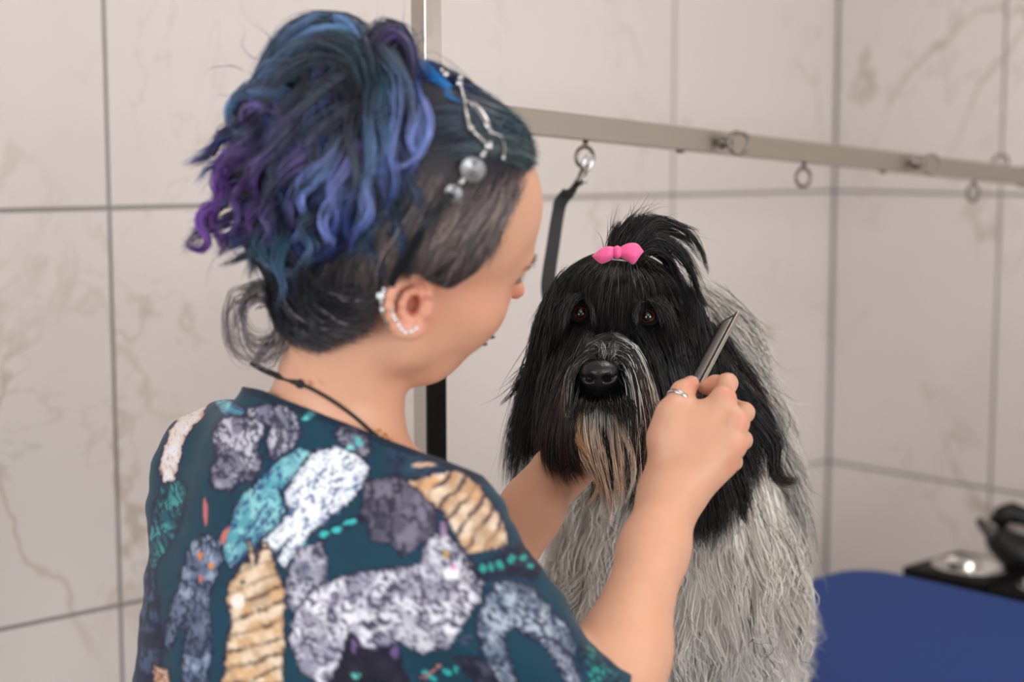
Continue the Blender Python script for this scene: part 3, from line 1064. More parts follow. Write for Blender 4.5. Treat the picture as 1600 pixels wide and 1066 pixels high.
def build_ear():
    c = E_(520, 500, 1.39)
    S = SDF(c - np.array([0.05, 0.045, 0.05]), c + np.array([0.05, 0.05, 0.05]), 0.0009)
    RE = np.stack([unit(np.array([0.97, 0.25, 0])), unit(np.array([-0.25, 0.97, 0])), ZZ])
    # plate of the ear
    S.ell(E_(470, 480, 1.396), (0.0175, 0.0050, 0.0235), RE, 0.004)
    S.ell(E_(520, 300, 1.396), (0.0170, 0.0050, 0.0130), RE, 0.006)
    # concha bowl: back wall and hollow
    S.ell(E_(560, 520, 1.402), (0.017, 0.010, 0.020), RE, 0.004)
    S.ell(E_(560, 540, 1.386), (0.0098, 0.0125, 0.0142), RE, 0.003, 'sub')
    S.ell(E_(610, 500, 1.394), (0.0075, 0.012, 0.0075), RE, 0.003, 'sub')
    S.ell(E_(560, 235, 1.386), (0.0125, 0.0062, 0.0040), RE, 0.003, 'sub')    # scapha under the rim
    # rim
    rim = [E_(690, 420, 1.3985), E_(800, 330, 1.3965), E_(815, 220, 1.394), E_(740, 130, 1.390), E_(620, 95, 1.386), E_(470, 135, 1.381), E_(350, 225, 1.378),
           E_(265, 360, 1.377), E_(240, 520, 1.379), E_(262, 660, 1.383), E_(330, 780, 1.388), E_(420, 850, 1.392), E_(520, 860, 1.396)]
    S.chain(rim, [0.0024, 0.0032, 0.0040, 0.0046, 0.0050, 0.0050, 0.0047, 0.0043, 0.0040, 0.0040, 0.0042, 0.0048, 0.0050], 0.0025)
    S.ell(E_(510, 850, 1.394), (0.0120, 0.0055, 0.0085), RE, 0.006)            # lobe
    S.ell(E_(600, 790, 1.399), (0.0100, 0.0050, 0.0100), RE, 0.006)
    # antihelix, antitragus, tragus
    S.chain([E_(700, 330, 1.397), E_(590, 300, 1.391), E_(480, 360, 1.387), E_(420, 480, 1.386), E_(415, 600, 1.388), E_(470, 690, 1.391), E_(560, 720, 1.392)],
            [0.0022, 0.0030, 0.0034, 0.0036, 0.0036, 0.0040, 0.0042], 0.003)
    S.chain([E_(760, 400, 1.400), E_(775, 500, 1.393), E_(750, 600, 1.394), E_(690, 690, 1.397)], [0.0036, 0.0046, 0.0044, 0.0036], 0.005)
    return S


S_ear = build_ear()
eV, eQ = S_ear.mesh()
nb_ = len(bV)
aV = np.vstack([bV, eV]); aQ = np.vstack([bQ, eQ + nb_])
SKIN = np.array(srgb(213, 160, 131))
bC = np.repeat(SKIN[None], len(aV), 0)
pp = pix(aV)


def tint(px, py, r, col, amt, soft=0.5):
    global bC
    d = np.hypot(pp[:, 0] - px, pp[:, 1] - py) / r
    w = np.clip((1 - d) / soft, 0, 1); w = (w * w * (3 - 2 * w) * amt)[:, None]
    bC = bC * (1 - w) + np.array(col)[None] * w


RED = srgb(214, 128, 108)
tint(812, 465, 30, RED, 0.55, 0.9); tint(650, 480, 70, RED, 0.35, 0.8); tint(750, 470, 70, RED, 0.18, 0.9)
for q in ((1138, 615), (1160, 660), (1157, 698), (1144, 728), (1112, 598), (1078, 600)): tint(q[0], q[1], 20, RED, 0.45, 0.9)
bC[nb_:] = bC[nb_:] * 0.75 + np.array(srgb(222, 150, 128)) * 0.25
tint(485, 600, 7, srgb(160, 92, 66), 0.8, 0.7); tint(501, 596, 4, srgb(160, 92, 66), 0.7, 0.7)

_lq = (aV - HC) @ HR.T / HS
_lw = np.clip(1.4 - np.sqrt((_lq[:, 0] / 0.021) ** 2 + ((_lq[:, 2] + 0.0485) / 0.0085) ** 2), 0, 1) * (_lq[:, 1] > 0.085)
bC = bC * (1 - 0.7 * _lw[:, None]) + np.array(srgb(176, 92, 86))[None] * 0.7 * _lw[:, None]
body_o = link('body', np_mesh('body', aV, aQ, cols=bC), M_skin, person)


# ------------------------------------------------------------------ value noise for prints and fur colours
def vnoise(x, y, seed=0):
    xi = np.floor(x).astype(np.int64); yi = np.floor(y).astype(np.int64)
    fx = x - xi; fy = y - yi
    fx = fx * fx * (3 - 2 * fx); fy = fy * fy * (3 - 2 * fy)
    def hsh(i, j):
        n = (i * 374761393 + j * 668265263 + seed * 1442695041) & 0x7fffffff
        n = ((n ^ (n >> 13)) * 1274126177) & 0x7fffffff
        return ((n ^ (n >> 16)) & 0xffff) / 65535.0
    return (hsh(xi, yi) * (1 - fx) + hsh(xi + 1, yi) * fx) * (1 - fy) + (hsh(xi, yi + 1) * (1 - fx) + hsh(xi + 1, yi + 1) * fx) * fy


def fbm(x, y, seed=0, o=3):
    r = 0; a = 0.5; tot = 0
    for i in range(o):
        r = r + a * vnoise(x * 2 ** i, y * 2 ** i, seed + i * 17); tot += a; a *= 0.55
    return r / tot


def poly_sd(px, py, poly):
    """signed pixel distance to a polygon, negative inside"""
    poly = np.asarray(poly, float)
    d = np.full(px.shape, 1e9); ins = np.zeros(px.shape, bool)
    n = len(poly)
    for i in range(n):
        a, b = poly[i], poly[(i + 1) % n]
        ex, ey = b - a
        wx, wy = px - a[0], py - a[1]
        t = np.clip((wx * ex + wy * ey) / (ex * ex + ey * ey + 1e-9), 0, 1)
        d = np.minimum(d, (wx - t * ex) ** 2 + (wy - t * ey) ** 2)
        c = ((a[1] > py) != (b[1] > py)) & (px < ex * (py - a[1]) / (ey + 1e-12 * (ey == 0)) + a[0])
        ins ^= c
    d = np.sqrt(d)
    return np.where(ins, -d, d)


# ------------------------------------------------------------------ the printed top
def build_top():
    S = SDF((-0.45, 1.12, 0.90), (0.14, 1.78, 1.46), 0.0023)
    TR = np.stack([RB, FB, ZZ])
    hips = SC - FB * 0.11 - ZZ * 0.43; chest = SC - FB * 0.025 - ZZ * 0.12; waist = SC - FB * 0.075 - ZZ * 0.28
    S.ell(chest, (0.166, 0.118, 0.16), TR, 0.05)
    S.ell(waist, (0.146, 0.112, 0.17), TR, 0.06)
    S.ell(hips, (0.160, 0.122, 0.15), TR, 0.06)
    for s in (-1, 1):
        S.ell(SC + RB * s * 0.085 + FB * 0.015 - ZZ * 0.045, (0.095, 0.085, 0.060), TR, 0.05)
        S.ell(chest + RB * s * 0.065 + FB * 0.075 - ZZ * 0.03, (0.062, 0.056, 0.062), TR, 0.04)
        S.cap(SC + RB * s * 0.04 + ZZ * 0.030 - FB * 0.005, SC + RB * s * 0.14 + ZZ * 0.0, 0.046, 0.046, 0.05)
    S.ell(SC - FB * 0.030 + ZZ * 0.012, (0.09, 0.060, 0.055), TR, 0.05)
    S.cap(SC + ZZ * 0.0, SC + ZZ * 0.08, 0.085, 0.07, 0.04)
    S.cap(SC - RB * 0.03 + ZZ * 0.035, sh_l + ZZ * 0.005 + RB * 0.01, 0.054, 0.056, 0.05)
    S.cap(sh_l - ZZ * 0.02 - FB * 0.01 + RB * 0.01, waist - RB * 0.035, 0.060, 0.088, 0.05)
    hem_r = el_r + unit(sh_r - el_r) * 0.01
    mid_r = sh_r * 0.55 + el_r * 0.45
    S.chain([sh_r, mid_r], [0.064, 0.058], 0.04)
    S.chain([mid_r - ZZ * 0.008, hem_r, hem_r + unit(el_r - sh_r) * 0.06], [0.051, 0.050, 0.049], 0.012)
    mid_l = sh_l * 0.5 + el_l * 0.5
    S.chain([sh_l, mid_l, sh_l * 0.15 + el_l * 0.85], [0.060, 0.060, 0.060], 0.04)
    return S


S_top = build_top()
tV, tQ = S_top.mesh()
tN = S_top.grad(tV)
tp = pix(tV)
# soft folds
fold = (fbm(tp[:, 0] / 95 + tp[:, 1] / 160, tp[:, 1] / 60 - tp[:, 0] / 90, 5, 2) - 0.5) * 0.010 + (fbm(tp[:, 0] / 40, tp[:, 1] / 24, 9, 2) - 0.5) * 0.0025
tV = tV + tN * fold[:, None]
cut = np.zeros(len(tV), bool)


def cut_plane(bmx, p, nrm, near=None, rad=None):
    nrm = unit(nrm)
    vs = [v for v in bmx.verts if near is None or (Vector(near) - v.co).length < rad]
    sv = set(vs)
    es = [e for e in bmx.edges if e.verts[0] in sv and e.verts[1] in sv]
    fs = [f for f in bmx.faces if all(v in sv for v in f.verts)]
    bmesh.ops.bisect_plane(bmx, geom=vs + es + fs, plane_co=Vector(p), plane_no=Vector(nrm), clear_outer=True)


tme = np_mesh('top', tV, tQ)
bmx = bmesh.new(); bmx.from_mesh(tme); bpy.data.meshes.remove(tme)
kb, kl, kr = on(S_top, [(500, 646)], 0, 1.2, 1.8)[0], at(345, 596, 1.515), at(690, 718, 1.345)
nk = np.cross(kr - kb, kl - kb); nk = nk if nk[2] > 0 else -nk
cut_plane(bmx, kb, nk, kb + FB * 0.08 + ZZ * 0.03, 0.2)
cut_plane(bmx, el_r + unit(sh_r - el_r) * 0.012, unit(el_r - sh_r) + np.array([0, 0.1, 0.1]), el_r, 0.13)
cut_plane(bmx, sh_l * 0.2 + el_l * 0.8, el_l - sh_l, el_l, 0.16)
cut_plane(bmx, np.array([0, 0, 0.93]), -ZZ)
bmesh.ops.delete(bmx, geom=[v for v in bmx.verts if not v.link_faces], context='VERTS')
# turn the hems in so that the cloth has an edge
bmx.normal_update()
for _k in range(2):
    be = [e for e in bmx.edges if len(e.link_faces) == 1]
    nv = {v: v.normal.copy() for e in be for v in e.verts}
    r_ = bmesh.ops.extrude_edge_only(bmx, edges=be)
    for v in r_['geom']:
        if isinstance(v, bmesh.types.BMVert):
            src = min((e.other_vert(v) for e in v.link_edges if e.other_vert(v) in nv), key=lambda w: (w.co - v.co).length, default=None)
            if src is not None: v.co -= nv[src] * 0.004
    bmx.normal_update()
top_me = bpy.data.meshes.new('top')
bmx.to_mesh(top_me); bmx.free()
tV = np.empty(len(top_me.vertices) * 3, np.float32); top_me.vertices.foreach_get('co', tV); tV = tV.reshape(-1, 3)
top_me.polygons.foreach_set('use_smooth', np.ones(len(top_me.polygons), bool))

# ------------------------------------------------------------------ the print: cats on teal, drawn in the cloth's own flat chart (u, v), kept as colours of the cloth
tp = pix(tV); U_, V_ = tp[:, 0], tp[:, 1]
wob = 5.0
U_ = U_ + (fbm(U_ / 14, V_ / 14, 31, 2) - 0.5) * wob; V_ = V_ + (fbm(U_ / 14 + 50, V_ / 14, 33, 2) - 0.5) * wob
TEAL = np.array(srgb(15, 58, 76)); NAVY = np.array(srgb(24, 24, 52))
pC = np.repeat(TEAL[None], len(tV), 0) * (0.9 + 0.2 * fbm(U_ / 60, V_ / 60, 3)[:, None])
W2 = lambda *a: np.array(srgb(*a))


def c1(pts): return [(220 + x / 2.107, 560 + y / 2.107) for x, y in pts]
def c2(pts): return [(560 + x / 2.626, 660 + y / 2.626) for x, y in pts]


def figure(poly, light, mid, dark, ang=0.0, sc=(7, 18), amt=0.45, stripes=0.0, outline=4.0, seed=1):
    """one printed figure: outline, two tones of coat and brushed dark strokes"""
    global pC
    sd = poly_sd(U_, V_, poly)
    sd = sd + (fbm(U_ / 6, V_ / 6, seed + 70, 2) - 0.5) * 7
    ca, sa = math.cos(ang), math.sin(ang)
    a, b = U_ * ca + V_ * sa, -U_ * sa + V_ * ca
    tone = fbm(a / 16, b / 22, seed, 3)
    col = np.array(light)[None] + (np.array(mid) - np.array(light))[None] * np.clip((tone - 0.42) * 5, 0, 1)[:, None]
    st = 1 - np.abs(2 * fbm(a / sc[1] + 1.5 * tone, b / sc[0], seed + 5, 2) - 1) * 1.7
    blot = np.clip((fbm(a / 34, b / 30, seed + 40, 2) - 0.55) * 6, 0, 1)[:, None] * 0.75 * min(1.0, amt * 2)
    k = np.clip((st - (1.02 - amt * 0.85)) * 5, 0, 1)[:, None] * 0.9
    col = col * (1 - blot) + (np.array(dark) * 0.5 + np.array(mid) * 0.5)[None] * blot
    if stripes:
        wv = np.sin(a / stripes + 6 * fbm(a / 60, b / 38, seed + 9, 2))
        k = np.clip((wv - 0.35) * 2.2, 0, 1)[:, None] * (0.35 + 0.6 * np.clip((fbm(a / 30, b / 30, seed + 11, 2) - 0.35) * 4, 0, 1))[:, None]
    col = col * (1 - k) + np.array(dark)[None] * k
    edge = np.clip((sd + 6) / 6, 0, 1)[:, None] * 0.55
    col = col * (1 - edge) + np.array(dark)[None] * edge
    o = np.clip((outline - sd) / 3, 0, 1)[:, None]
    pC = pC * (1 - o) + NAVY[None] * o
    m = np.clip(-sd / 1.6, 0, 1)[:, None]
    pC = pC * (1 - m) + col * m


def dot(x, y, rx, ry, col, ang=0.0):
    global pC
    ca, sa = math.cos(ang), math.sin(ang)
    a, b = (U_ - x) * ca + (V_ - y) * sa, -(U_ - x) * sa + (V_ - y) * ca
    m = np.clip((1 - np.sqrt((a / rx) ** 2 + (b / ry) ** 2)) * 4, 0, 1)[:, None]
    pC = pC * (1 - m) + np.array(col)[None] * m


LG, MG, DG = W2(200, 198, 210), W2(128, 126, 146), W2(40, 38, 62)
figure(c1([(70, 410), (130, 400), (155, 440), (140, 510), (110, 590), (70, 650), (40, 720), (20, 620), (40, 500)]), W2(64, 150, 152), W2(26, 84, 98), W2(18, 30, 56), 1.2, (5, 20), 0.6, seed=3)
figure(c1([(-10, 700), (40, 700), (60, 800), (70, 960), (60, 1066), (-10, 1066)]), W2(60, 80, 110), W2(24, 34, 62), W2(16, 18, 44), 1.5, (5, 20), 0.5, seed=4)
figure(c1([(180, 120), (222, 150), (205, 190), (170, 230), (140, 270), (128, 330), (112, 402), (75, 408), (60, 380), (72, 300), (95, 240), (140, 170)]), W2(232, 228, 230), W2(226, 214, 208), W2(176, 110, 72), 1.1, (4, 16), 0.22, seed=5)
figure(c1([(240, 110), (300, 140), (345, 170), (330, 195), (280, 190), (250, 150)]), W2(130, 196, 200), W2(80, 160, 175), W2(40, 46, 110), 0.5, (4, 18), 0.35, seed=6)
figure(c1([(240, 235), (270, 200), (320, 190), (370, 195), (412, 215), (402, 262), (380, 300), (402, 335), (372, 402), (330, 402), (300, 432), (258, 437), (228, 400), (225, 360), (250, 330), (238, 290)]), LG, MG, DG, 0.8, (9, 13), 0.5, seed=7)
figure(c1([(345, 160), (400, 152), (480, 162), (512, 190), (527, 240), (500, 290), (450, 332), (420, 327), (413, 270), (430, 222), (360, 192)]), LG, MG, DG, 1.2, (8, 14), 0.5, seed=8)
dot(482, 650, 12, 5, W2(96, 196, 200), -0.6)
figure(c1([(520, 295), (562, 310), (512, 380), (455, 440), (482, 500), (442, 560), (392, 602), (350, 645), (300, 690), (262, 655), (288, 570), (308, 500), (328, 460), (400, 390), (450, 332)]), W2(140, 204, 208), W2(86, 158, 170), W2(40, 44, 112), -0.9, (5, 22), 0.42, seed=9)
figure(c1([(562, 310), (640, 290), (700, 310), (752, 350), (742, 402), (692, 470), (622, 522), (562, 572), (512, 642), (462, 695), (450, 662), (486, 600), (442, 642), (395, 602), (442, 560), (492, 512), (472, 450), (512, 382)]), W2(240, 242, 246), W2(230, 234, 240), W2(90, 110, 140), -0.8, (4, 14), 0.30, seed=10)
figure(c1([(636, 245), (660, 222), (705, 224), (742, 250), (756, 300), (735, 330), (700, 310), (660, 286)]), LG, MG, DG, 0.3, (6, 9), 0.5, seed=11)
dot(560, 690, 10, 6, W2(98, 176, 180), 0.9); dot(548, 700, 7, 5, W2(130, 204, 204), 0.2)
figure([(570, 752), (620, 742), (662, 770), (684, 800), (680, 830), (660, 850), (630, 870), (612, 852), (580, 846), (566, 800)], W2(118, 112, 128), W2(84, 80, 98), W2(40, 38, 56), 1.3, (14, 26), 0.42, seed=12)
figure([(640, 690), (600, 700), (610, 735), (660, 745), (700, 735), (700, 718)], W2(40, 84, 108), W2(28, 60, 86), W2(26, 28, 58), 0.2, (10, 26), 0.4, outline=0, seed=13)
for q in ((505, 836, 9, 7), (524, 828, 10, 7), (545, 818, 14, 6), (562, 811, 7, 5)): dot(q[0], q[1], q[2] + 3, q[3] + 4, NAVY, -0.3)
for q in ((507, 835, 9, 6), (526, 828, 9, 6), (547, 817, 13, 4), (473, 853, 5, 4)): dot(*q, W2(62, 186, 184), -0.3)
figure(c1([(212, 580), (262, 600), (268, 660), (247, 720), (224, 780), (234, 880), (224, 1075), (138, 1075), (138, 980), (150, 900), (124, 880), (92, 970), (76, 930), (98, 820), (130, 740), (150, 640), (178, 592)]), W2(150, 164, 186), W2(92, 108, 134), W2(30, 34, 60), 1.4, (6, 12), 0.48, seed=14)
dot(313, 868, 5, 8, W2(214, 128, 60)); dot(329, 884, 5, 6, W2(220, 140, 66)); dot(314, 904, 4, 7, W2(190, 110, 116))
dot(321, 800, 3.5, 24, W2(196, 106, 108), -0.08); dot(352, 838, 5, 17, W2(196, 112, 104), 0.35)
figure([(444, 940), (452, 890), (466, 856), (488, 852), (502, 846), (513, 880), (508, 915), (486, 945), (462, 968)], LG, MG, DG, 1.3, (6, 18), 0.4, seed=15)
figure([(452, 1000), (460, 955), (500, 915), (560, 895), (620, 890), (655, 884), (666, 850), (690, 828), (716, 850), (737, 880), (757, 905), (750, 938), (730, 962), (716, 986), (700, 1012), (660, 1022), (622, 1002), (590, 1012), (545, 1034), (505, 1075), (470, 1050)], W2(226, 224, 232), W2(158, 154, 172), W2(56, 52, 76), 0.5, (8, 15), 0.42, seed=16)
dot(696, 852, 14, 14, W2(170, 166, 182)); dot(697, 864, 8, 7, NAVY); dot(697, 864, 6, 5.5, W2(196, 160, 90)); dot(698, 864, 2.5, 3.5, NAVY)
dot(692, 824, 7, 9, W2(150, 120, 156)); dot(704, 894, 15, 13, W2(238, 236, 240)); dot(708, 886, 5, 3.5, W2(214, 160, 196))
figure(c1([(352, 598), (372, 640), (388, 655), (396, 600), (412, 612), (432, 655), (452, 712), (477, 762), (472, 850), (474, 960), (464, 1075), (266, 1075), (284, 960), (302, 850), (280, 802), (295, 740), (322, 690), (356, 668)]), W2(232, 208, 180), W2(206, 166, 124), W2(96, 66, 54), 1.25, (7, 14), 0.42, stripes=3.6, seed=17)
dot(402, 872, 5, 14, W2(80, 60, 62), 0.2); dot(379, 910, 6, 4, NAVY); dot(379, 910, 4, 2.6, W2(96, 130, 110)); dot(372, 940, 12, 14, W2(242, 232, 220))
figure([(548, 985), (566, 1012), (600, 1016), (618, 1002), (628, 1040), (642, 1080), (516, 1080), (534, 1022)], W2(34, 32, 48), W2(24, 22, 38), W2(14, 14, 28), 0.5, (10, 20), 0.3, seed=18)
dot(552, 1010, 5, 12, W2(118, 92, 140), 0.1); dot(616, 1020, 7, 10, W2(104, 80, 128)); dot(556, 1056, 9, 5, W2(92, 190, 180)); dot(557, 1056, 2.4, 5, NAVY)
figure([(640, 752), (690, 738), (722, 734), (750, 760), (778, 800), (794, 840), (790, 854), (750, 862), (725, 867), (716, 845), (690, 800), (660, 776)], W2(234, 212, 188), W2(212, 166, 122), W2(74, 56, 58), 0.62, (6, 16), 0.38, stripes=3.8, seed=19)
figure([(735, 888), (790, 862), (815, 848), (850, 870), (838, 905), (790, 898), (745, 908)], W2(32, 40, 62), W2(26, 30, 52), W2(18, 18, 40), 0.2, (8, 16), 0.4, seed=20)
for q in ((755, 888, 8, 7), (768, 886, 5, 8), (782, 882, 6, 9), (800, 874, 8, 6), (818, 872, 7, 5), (828, 886, 6, 4)): dot(*q, W2(40, 150, 142), -0.3)
figure(c2([(480, 820), (540, 700), (562, 658), (640, 648), (722, 690), (782, 760), (852, 830), (892, 930), (880, 962), (800, 882), (760, 902), (700, 882), (640, 842), (602, 862), (612, 960), (652, 1080), (560, 1080), (508, 940)]), W2(168, 178, 192), W2(104, 118, 138), W2(30, 34, 58), 0.7, (7, 13), 0.5, seed=21)
figure(c2([(690, 866), (742, 900), (802, 960), (852, 1080), (925, 1080), (885, 1000), (822, 900)]), W2(186, 190, 204), W2(124, 132, 150), W2(34, 36, 62), 1.0, (6, 11), 0.5, seed=22)
figure(c2([(400, 970), (470, 960), (540, 1000), (580, 1080), (500, 1080), (430, 1010)]), W2(70, 70, 90), W2(34, 34, 56), W2(20, 20, 42), 0.5, (9, 14), 0.45, seed=23)
figure(c2([(880, 900), (930, 900), (1000, 950), (1080, 1040), (1080, 1080), (950, 1080), (905, 1000)]), W2(40, 146, 140), W2(22, 66, 82), W2(16, 22, 46), 0.7, (4, 12), 0.62, outline=1, seed=24)
figure(c2([(250, 1050), (330, 990), (350, 1000), (270, 1062)]), W2(210, 160, 140), W2(170, 116, 110), W2(60, 50, 70), -0.5, (5, 12), 0.3, seed=25)
for q in ((698, 1050, 9, 5), (676, 1060, 9, 4), (664, 1050, 5, 4), (714, 1046, 4, 6)): dot(*q, W2(50, 176, 170), 0.4)
figure([(240, 1040), (262, 1046), (266, 1080), (240, 1080)], W2(220, 176, 146), W2(190, 130, 100), W2(70, 50, 60), 0.5, (5, 10), 0.3, seed=26)
dot(662, 727, 22, 4, W2(214, 178, 150), 0.03)
# stripes and ticks brushed over the tabbies, the feather and the grey cat
_r = np.random.default_rng(3)
for k in range(34):
    a_, b_ = _r.uniform(0, 1), _r.uniform(-1, 1)
    dot(560 - 95 * a_ + 26 * b_, 722 + 95 * a_ + 26 * b_, 8, 2.4, W2(96, 110, 150), -0.75 + 0.3 * _r.normal())
for k in range(60):
    x, y = _r.uniform(470, 745), _r.uniform(895, 1015)
    dot(x, y, 9, 3.0, W2(74, 70, 92), 0.6 + 0.5 * _r.normal())
# the grey cat's head, set off from its body
figure([(664, 858), (672, 836), (684, 842), (692, 822), (704, 842), (722, 856), (734, 880), (730, 904), (712, 916), (690, 910), (672, 890)], W2(206, 204, 214), W2(150, 148, 166), W2(44, 42, 62), 0.9, (5, 10), 0.42, outline=2.5, seed=41)
dot(697, 866, 10, 8, NAVY); dot(697, 866, 7, 6, W2(206, 164, 84)); dot(698, 866, 2.6, 5, NAVY); dot(724, 876, 4, 5, NAVY)
dot(706, 896, 14, 11, W2(240, 238, 242)); dot(709, 887, 5.5, 4, W2(216, 150, 186)); dot(691, 832, 5, 8, W2(150, 116, 152))
# a dark binding on the neckline
nd_ = (np.abs((tV - kb) @ unit(nk)) < 0.006) & (np.linalg.norm(tV - kb - FB * 0.08, axis=1) < 0.19)
pC[nd_] = pC[nd_] * 0.35 + NAVY * 0.3
_a = top_me.color_attributes.new('Col', 'FLOAT_COLOR', 'POINT')
_c4 = np.ones((len(tV), 4), np.float32); _c4[:, :3] = np.clip(pC, 0, 1)
_a.data.foreach_set('color', _c4.ravel())
M_top = hair_mat('printed_cotton', 0.75, 0.25, sheen=0.1)
add_bump(M_top, 900, 0.15, 0.0005)
top_o = link('top', top_me, M_top, person)
top_o['label'] = 'teal short-sleeved top printed with cats'

# ================================================================== the dog
DHC = at(966, 490, 1.775)                      # middle of the dog's skull
dnose = at(935, 588, 1.612)
deye_l = at(907, 490, 1.700); deye_r = at(1012, 495, 1.703)
TABLE_Z = 0.95


def build_dog(h):
    S = SDF((-0.12, 1.50, 0.93), (0.52, 2.46, 1.66), h)
    S.ell(DHC, (0.070, 0.075, 0.062), None, 0.02)                       # skull
    S.ell(at(960, 505, 1.725), (0.058, 0.045, 0.045), None, 0.03)       # brow and cheeks
    for x in (905, 1015):
        S.ell(at(x, 520, 1.745), (0.035, 0.045, 0.045), None, 0.03)
    S.cap(at(950, 545, 1.70), at(936, 590, 1.635), 0.036, 0.024, 0.025)  # muzzle
    S.cap(at(950, 600, 1.70), at(938, 622, 1.645), 0.028, 0.018, 0.02)  # lower jaw
    # neck, chest, trunk
    neck = at(1005, 600, 1.86)
    chest = at(1060, 860, 1.90)
    S.cap(DHC + np.array([0, 0.03, -0.02]), neck, 0.072, 0.085, 0.05)
    S.cap(neck, chest, 0.085, 0.115, 0.06)
    S.ell(chest, (0.115, 0.11, 0.15), None, 0.05)
    back = at(1098, 650, 2.04); rump = np.array([0.245, 2.19, TABLE_Z + 0.13])
    S.cap(neck + np.array([0.03, 0.03, 0]), back, 0.075, 0.085, 0.06)
    S.cap(back - ZZ * 0.03, rump, 0.095, 0.115, 0.06)
    S.cap(chest, rump + ZZ * 0.03, 0.105, 0.11, 0.06)
    # front legs, hind legs
    for px, d in ((985, 1.83), (1150, 1.87)):
        top = at(px, 960, d)
        foot = np.array([top[0], top[1] - 0.02, TABLE_Z + 0.028])
        S.cap(top, np.array([top[0], top[1] - 0.005, TABLE_Z + 0.05]), 0.050, 0.034, 0.04)
        S.ell(foot + np.array([0, -0.012, 0]), (0.034, 0.048, 0.023), None, 0.02)
    for sx in (-1, 1):
        hipp = rump + np.array([0.10 * sx * 0.74, 0.10 * sx * -0.2, -0.02])
        S.ell(hipp, (0.07, 0.10, 0.10), None, 0.04)
        S.cap(hipp + np.array([0.02 * sx, -0.05, -0.06]), np.array([hipp[0] + 0.04 * sx - 0.03, hipp[1] - 0.17, TABLE_Z + 0.036]), 0.04, 0.028, 0.03)
    return S


S_dog = build_dog(0.006)
dV, dQ = S_dog.mesh()
dog = thing('dog', (DHC[0] + 0.1, DHC[1] + 0.2, TABLE_Z), 'shaggy dog with black head, tan beard and white body sitting on the blue table', 'dog')
M_dogskin = pmat('undercoat', (0.012, 0.011, 0.011), 0.9, Specular_IOR_Level=0.1)
dog_o = link('body', np_mesh('body', dV, dQ), M_dogskin, dog)

# ================================================================== the groomer's hair
hq = (bV - HC) @ HR.T / HS
hair_poly = [(0.066, 0.112), (0.049, 0.112), (0.031, 0.100), (0.023, 0.078), (0.022, 0.054), (0.023, 0.035), (0.015, 0.023), (0.008, 0.015), (-0.003, 0.016), (-0.022, 0.012),
             (-0.030, -0.005), (-0.029, -0.033), (-0.033, -0.046), (-0.051, -0.065), (-0.057, -0.074), (-0.066, -0.082), (-0.13, -0.088), (-0.16, 0.22), (0.066, 0.22)]
# the hairline climbs towards the middle of the forehead
yy = hq[:, 1] - np.clip(0.03 - np.abs(hq[:, 0]), 0, 0.03) * 0.6
hsd = poly_sd(yy * 1000, hq[:, 2] * 1000, np.array(hair_poly) * 1000) / 1000
inh = (hsd < 0) & (np.abs(hq[:, 0]) < 0.11) & (np.linalg.norm(hq, axis=1) < 0.21)
fq = inh[bQ].all(1)
capV, capQ = keep_main(bV, bQ[fq])
used = np.unique(bQ[fq])
capN = S_body.grad(bV[used])
thick = np.clip(-hsd[used] / 0.025, 0, 1) * 0.007 + 0.0006
topness = np.clip((hq[used, 2] - 0.085) / 0.03, 0, 1)
capV = capV + capN * (thick + topness * 0.006)[:, None]
HBROWN, HNAVY = np.array(srgb(70, 60, 60)), np.array(srgb(24, 28, 40))
capC = HBROWN[None] * (1 - topness[:, None]) + HNAVY[None] * topness[:, None]
M_hairbase = hair_mat('hair_base', 0.6, 0.25)
M_hair = hair_mat('dyed_hair', 0.32, 0.6)
scalp = link('hair_base', np_mesh('hair_base', capV, capQ, cols=capC), M_hairbase, person)

# pinned-up volume under the curls
S_hair = SDF(at(470, 280, 1.36) - np.array([0.22, 0.16, 0.20]), at(560, 280, 1.36) + np.array([0.20, 0.22, 0.20]), 0.003)
px_ball = lambda S, x, y, d, rx, ry, rd, k=0.03: S.ell(at(x, y, d), (rx * d / F_PX, rd, ry * d / F_PX), None, k)
for a in ((505, 125, 1.345, 98, 95, 0.055), (610, 120, 1.335, 46, 70, 0.040), (500, 250, 1.335, 118, 110, 0.062), (425, 215, 1.355, 62, 80, 0.042), (420, 330, 1.37, 55, 75, 0.04),
          (485, 390, 1.355, 75, 85, 0.042), (580, 270, 1.315, 80, 110, 0.045), (470, 470, 1.375, 38, 55, 0.03)):
    px_ball(S_hair, *a)
vV, vQ = S_hair.mesh()
vC = np.repeat(np.array(srgb(20, 22, 32))[None], len(vV), 0)  # near-black core, painting the shaded gaps between curls
link('hair_bun', np_mesh('hair_bun', vV, vQ, cols=vC), M_hairbase, person)
# union field of head and volume, for laying strands on
S_all = S_hair
_sl, (_X, _Y, _Z) = S_all._sub(S_all.lo, S_all.lo + S_all.h * (S_all.n - 1))
_pts = np.stack(np.broadcast_arrays(_X, _Y, _Z), -1).reshape(-1, 3)
S_all.a = np.minimum(S_all.a, (S_body.sample(_pts) - 0.007).reshape(S_all.a.shape).astype(np.float32))

SLATE, TEALH, PERI, ROYAL, PURP, VIO, STEEL = [np.array(srgb(*c)) for c in ((62, 72, 88), (56, 104, 124), (132, 150, 214), (58, 80, 166), (108, 60, 146), (132, 114, 186), (106, 140, 184))]
INK = np.array(srgb(22, 24, 36)); GREYB = np.array(srgb(160, 146, 146)); TAN = np.array(srgb(206, 180, 158)); BRN = np.array(srgb(108, 92, 90)); SKY = np.array(srgb(24, 116, 186)); GTEAL = np.array(srgb(104, 124, 130))
hair = Fur()


def hp_guides(gs, off=0.004):
    return [on(S_all, g, off, 1.12, 1.6) for g in gs]


